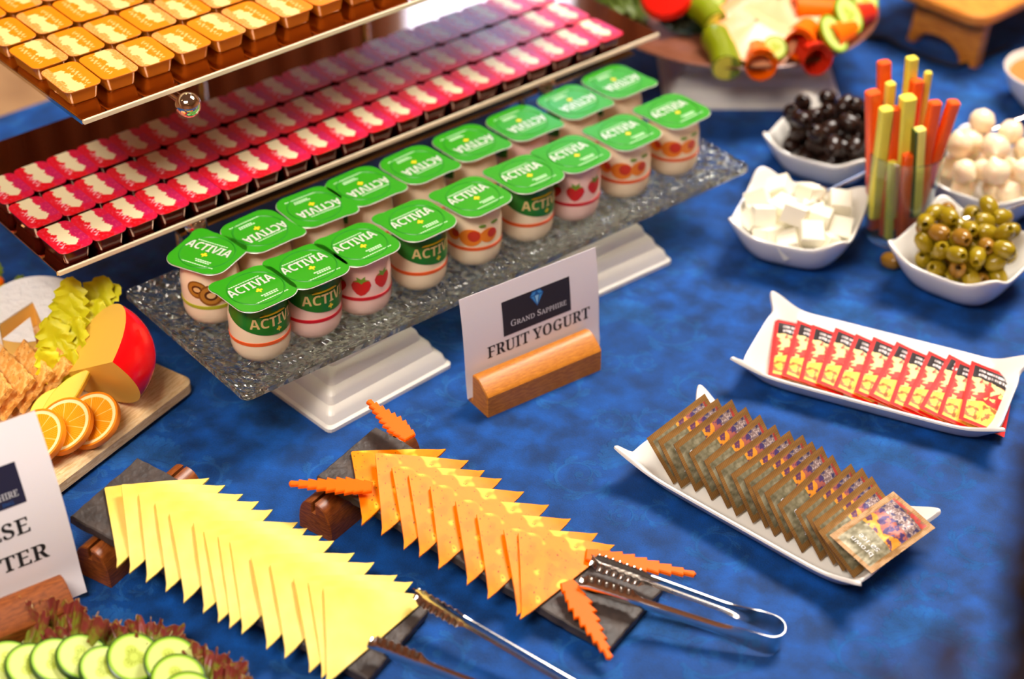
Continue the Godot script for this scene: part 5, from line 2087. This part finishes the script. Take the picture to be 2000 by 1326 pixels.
# ------------------------------------------------------------------ salad platter far right
func build_platter() -> void:
	riser(Vector3(0.302, 0, -2.111), 0.0, 0.222, 0.16, 0.0725, "white riser under the round brown salad platter")
	var c := Vector3(0.283, 0.0735, -2.152)
	var p := piece("platter", lathe(PackedVector2Array([Vector2(0, 0), Vector2(0.13, 0), Vector2(0.165, 0.005), Vector2(0.181, 0.013), Vector2(0.183, 0.0155), Vector2(0.18, 0.017), Vector2(0.163, 0.0105), Vector2(0.13, 0.006), Vector2(0, 0.006)]), 72), M.platter, null, c)
	tag(p, "round brown wooden platter of sliced meats and vegetables on the far riser", "platter")
	var y := 0.0815
	# big leaves at the left, whole vegetables, folded meats and slices
	var lv := [[Vector3(-0.115, y, 0.075), 150.0, 0.075, M.lettuce_green, "green salad leaf at the left rim of the platter"], [Vector3(-0.055, y, 0.09), 100.0, 0.06, M.dark_leaf, "dark green leaf beside the pickled gherkins on the platter"], [Vector3(-0.105, y, 0.02), 200.0, 0.07, M.lettuce_green, "green salad leaf behind the tomato on the platter"]]
	for i in lv.size():
		var q: Array = lv[i]
		var o := piece("salad_leaf", lettuce_mesh(q[2], 20 + i), q[3], null, c + q[0] - Vector3(0, 0.0735, 0), Vector3(0, q[1], 0))
		tag(o, q[4], "salad leaf", "salad leaves on the platter")
	var tm := piece("tomato_slice", lathe(PackedVector2Array([Vector2(0, 0), Vector2(0.03, 0.001), Vector2(0.034, 0.008), Vector2(0.03, 0.015), Vector2(0, 0.016)]), 28, 50.0), M.tomato, null, Vector3(0.193, 0.115, -2.105), Vector3(35, 0, 10))
	tag(tm, "red tomato half on the salad leaves of the platter", "tomato")
	var gk := [[Vector3(0.251, 0.094, -2.015), 8.0, 0.019, 0.085, "pickled gherkin with its cut end to the front of the platter"], [Vector3(0.236, 0.108, -2.085), 30.0, 0.017, 0.06, "pickled gherkin lying behind the front one"]]
	for q in gk:
		var o := thing("gherkin", q[4], "gherkin", q[0], 0.0, "gherkins on the platter")
		o.rotation_degrees = Vector3(8, q[1], 0)
		var pth := PackedVector3Array()
		var rd := PackedFloat32Array()
		for k in 9:
			pth.append(Vector3(0.004 * sin(k * 0.5), 0, q[3] * (0.5 - k / 8.0)))
			rd.append(q[2] * (1.0 if k > 0 and k < 7 else 0.96 if k == 0 else 0.7 if k == 7 else 0.25))
		piece("body", tube(pth, rd, 20), M.pickle, o)
		piece("cut_end", lathe(PackedVector2Array([Vector2(0, 0), Vector2(q[2] * 0.86, 0.0), Vector2(q[2] * 0.86, 0.0006), Vector2(0, 0.001)]), 24), M.pickle_cut, o, Vector3(0, 0, q[3] * 0.5 + 0.0002), Vector3(90, 0, 0))
	var hm := [[Vector3(0.297, 0.106, -2.035), Vector2(0.05, 0.085), 10.0, M.ham, "pale ham slice folded over the front of the platter"], [Vector3(0.33, 0.112, -2.085), Vector2(0.06, 0.08), -25.0, M.ham, "pale ham slice at the back of the platter"], [Vector3(0.3, 0.112, -2.12), Vector2(0.07, 0.07), 40.0, M.ham_pink, "pinkish ham slice under the pale ones"]]
	for q in hm:
		var sz: Vector2 = q[1]
		var o := piece("ham_slice", sheet_mb(16, 14, func(u: float, v: float) -> Vector3:
			var a := TAU * u
			var k := 0.05 + 0.95 * v
			return Vector3(cos(a) * sz.x * k, 0.014 * (1.0 - k) + 0.005 * sin(a * 3.0) * k - 0.012 * k * k * maxf(0.0, sin(a)), sin(a) * sz.y * k * 0.75), 0.002).done(60.0), q[3], null, q[0], Vector3(4, q[2], 0))
		tag(o, q[4], "ham slice", "ham slices on the platter")
	var rl := [[Vector3(0.296, 0.094, -1.99), 60.0, M.carrot, "rolled orange slice at the front under the ham"], [Vector3(0.357, 0.096, -1.998), 75.0, M.salami, "rolled red sausage slice at the front of the platter"], [Vector3(0.352, 0.108, -2.015), 40.0, M.carrot, "rolled orange slice above the red sausage roll"], [Vector3(0.398, 0.1, -2.035), 20.0, M.carrot, "rolled orange slice at the right rim of the platter"], [Vector3(0.372, 0.112, -2.075), -20.0, M.carrot, "rolled orange slice behind the cucumber slices"], [Vector3(0.425, 0.1, -2.085), 10.0, M.salami, "rolled red sausage slice at the far right of the platter"]]
	for q in rl:
		var o := piece("rolled_slice", sheet_mb(30, 6, func(u: float, v: float) -> Vector3:
			var a := u * TAU * 1.35
			var r := 0.0085 + 0.007 * u + 0.006 * v
			return Vector3(cos(a) * r, sin(a) * r, (v - 0.5) * 0.055), 0.0016).done(60.0), q[2], null, q[0], Vector3(-6, q[1] - 60.0, 0))
		tag(o, q[3], "rolled slice", "rolled slices on the platter")
	var cl := [[Vector3(0.315, 0.106, -1.99), "small cucumber slice at the front of the platter"], [Vector3(0.386, 0.113, -2.012), "cucumber slice standing behind the red sausage roll"], [Vector3(0.41, 0.117, -2.055), "cucumber slice behind the right-hand orange roll"], [Vector3(0.437, 0.117, -2.105), "cucumber slice at the far right of the platter"], [Vector3(0.245, 0.122, -2.105), "yellow-green cucumber slice behind the gherkins"]]
	for i in cl.size():
		var o := thing("cucumber_slice", cl[i][1], "cucumber slice", cl[i][0], 0.0, "cucumber slices on the platter")
		var r: float = [0.014, 0.024, 0.024, 0.022, 0.024][i]
		piece("flesh", slab(disc(r, 28), 0.0, 0.004, 0.0004), M.cuke_cut, o)
		piece("peel", lathe(PackedVector2Array([Vector2(r - 0.0003, -0.0003), Vector2(r + 0.0012, 0.0), Vector2(r + 0.0012, 0.004), Vector2(r - 0.0003, 0.0043), Vector2(r - 0.0003, -0.0003)]), 28), M.pickle, o)
		o.rotation_degrees = Vector3(45, [10, 35, 30, 35, -10][i], [0, -20, -20, -10, 10][i])


# ------------------------------------------------------------------ upper right and foreground
func build_background() -> void:
	# low wooden stand: a rounded board on a leg panel with an arched foot
	var p0 := Vector3(0.5304, 0, -2.2201)
	var p1 := Vector3(0.6007, 0, -2.1401)
	var yaw := rad_to_deg(atan2(-(p1 - p0).z, (p1 - p0).x))
	var o := thing("wooden_stand", "low orange-brown wooden stand with an arched foot at the top right", "stand", p0, yaw)
	var n := p0.distance_to(p1)
	for k in [0.0, -0.2]:
		var poly := PackedVector2Array([Vector2(-0.004, 0)])
		for i in 13:
			var a := PI * i / 12.0
			poly.append(Vector2(n * 0.42 - cos(a) * n * 0.35, 0.024 * sin(a)))
		poly.append_array(PackedVector2Array([Vector2(n, 0), Vector2(n + 0.006, 0.07), Vector2(0.006, 0.07)]))
		var mb := slab_mb(poly, 0.0, 0.014)
		for i in mb.p.size():
			var q := mb.p[i]
			mb.p[i] = Vector3(q.x, q.z, -q.y)
		piece("leg", mb.done(), M.wood_far, o, Vector3(0, 0, k))
	piece("board", slab(rrect(0.2, 0.26, 0.03, 6), 0.07, 0.086, 0.003, 30.0), M.wood_far, o, Vector3(n / 2 - 0.028, 0, -0.1))
	# black cord by its foot
	var pth := PackedVector3Array()
	for q in [Vector3(0.3, 0.003, -2.33), Vector3(0.42, 0.003, -2.24), Vector3(0.5, 0.003, -2.22), Vector3(0.515, 0.003, -2.195), Vector3(0.545, 0.003, -2.162), Vector3(0.575, 0.003, -2.14), Vector3(0.6, 0.003, -2.152), Vector3(0.66, 0.003, -2.2)]:
		pth.append(q)
	var cv := Curve3D.new()
	for i in pth.size():
		var d := (pth[mini(i + 1, pth.size() - 1)] - pth[maxi(i - 1, 0)]) * 0.18
		cv.add_point(pth[i], -d, d)
	var fine := PackedVector3Array()
	for i in 61:
		fine.append(cv.sample_baked(cv.get_baked_length() * i / 60.0))
	var cord := piece("cord", tube(fine, PackedFloat32Array([0.003]), 8), M.black)
	tag(cord, "black cord lying on the cloth under the wooden stand", "cord")
	# bowl cut by the right edge
	var b := piece("round_bowl", lathe(PackedVector2Array([Vector2(0, 0), Vector2(0.03, 0), Vector2(0.034, 0.003), Vector2(0.052, 0.025), Vector2(0.06, 0.05), Vector2(0.0585, 0.0515), Vector2(0.057, 0.05), Vector2(0.048, 0.025), Vector2(0.03, 0.007), Vector2(0, 0.006)]), 48), M.white, null, Vector3(0.672, 0, -2.043))
	tag(b, "round white bowl with orange-brown dip cut by the right edge", "bowl")
	var dip := piece("dip", lathe(PackedVector2Array([Vector2(0, 0.008), Vector2(0.03, 0.0085), Vector2(0.049, 0.03), Vector2(0.0525, 0.042), Vector2(0.03, 0.0445), Vector2(0, 0.046)]), 40), M.terracotta, null, Vector3(0.672, 0, -2.043))
	tag(dip, "orange-brown dip filling the round white bowl", "dip")
	# dark leaves close to the lens, bottom right
	var pl := thing("leafy_plant", "dark brown leafy stems, blurred and near, in the bottom right corner", "plant", Vector3(0.15, 0, -0.43))
	var stems := [[Vector3(-0.028, 0.666, 0.016), 0.016], [Vector3(-0.008, 0.678, 0.009), 0.014], [Vector3(0.031, 0.7, -0.004), 0.05], [Vector3(0.03, 0.668, 0.006), 0.05]]
	for s in stems:
		var tip: Vector3 = s[0]
		piece("stem", tube(PackedVector3Array([Vector3(0.02, 0.2, 0.05), tip * Vector3(0.6, 0.7, 0.6) + Vector3(0, 0, 0.04), tip]), PackedFloat32Array([0.006, 0.005, 0.003]), 8), M.dark_brown, pl)
		for k in 3:
			var l := piece("leaf", leaf_mesh(s[1] * 1.2), M.dark_brown, pl, tip - Vector3(0, 0.025 * k, 0))
			l.rotation_degrees = Vector3(60, 120.0 * k + tip.x * 900.0, 0)
	piece("vase", lathe(PackedVector2Array([Vector2(0, 0), Vector2(0.045, 0), Vector2(0.05, 0.01), Vector2(0.04, 0.12), Vector2(0.03, 0.2), Vector2(0.035, 0.24), Vector2(0.03, 0.24), Vector2(0.025, 0.2), Vector2(0.033, 0.12), Vector2(0.04, 0.012), Vector2(0, 0.01)]), 36), M.black, pl, Vector3(0.02, 0, 0.06))
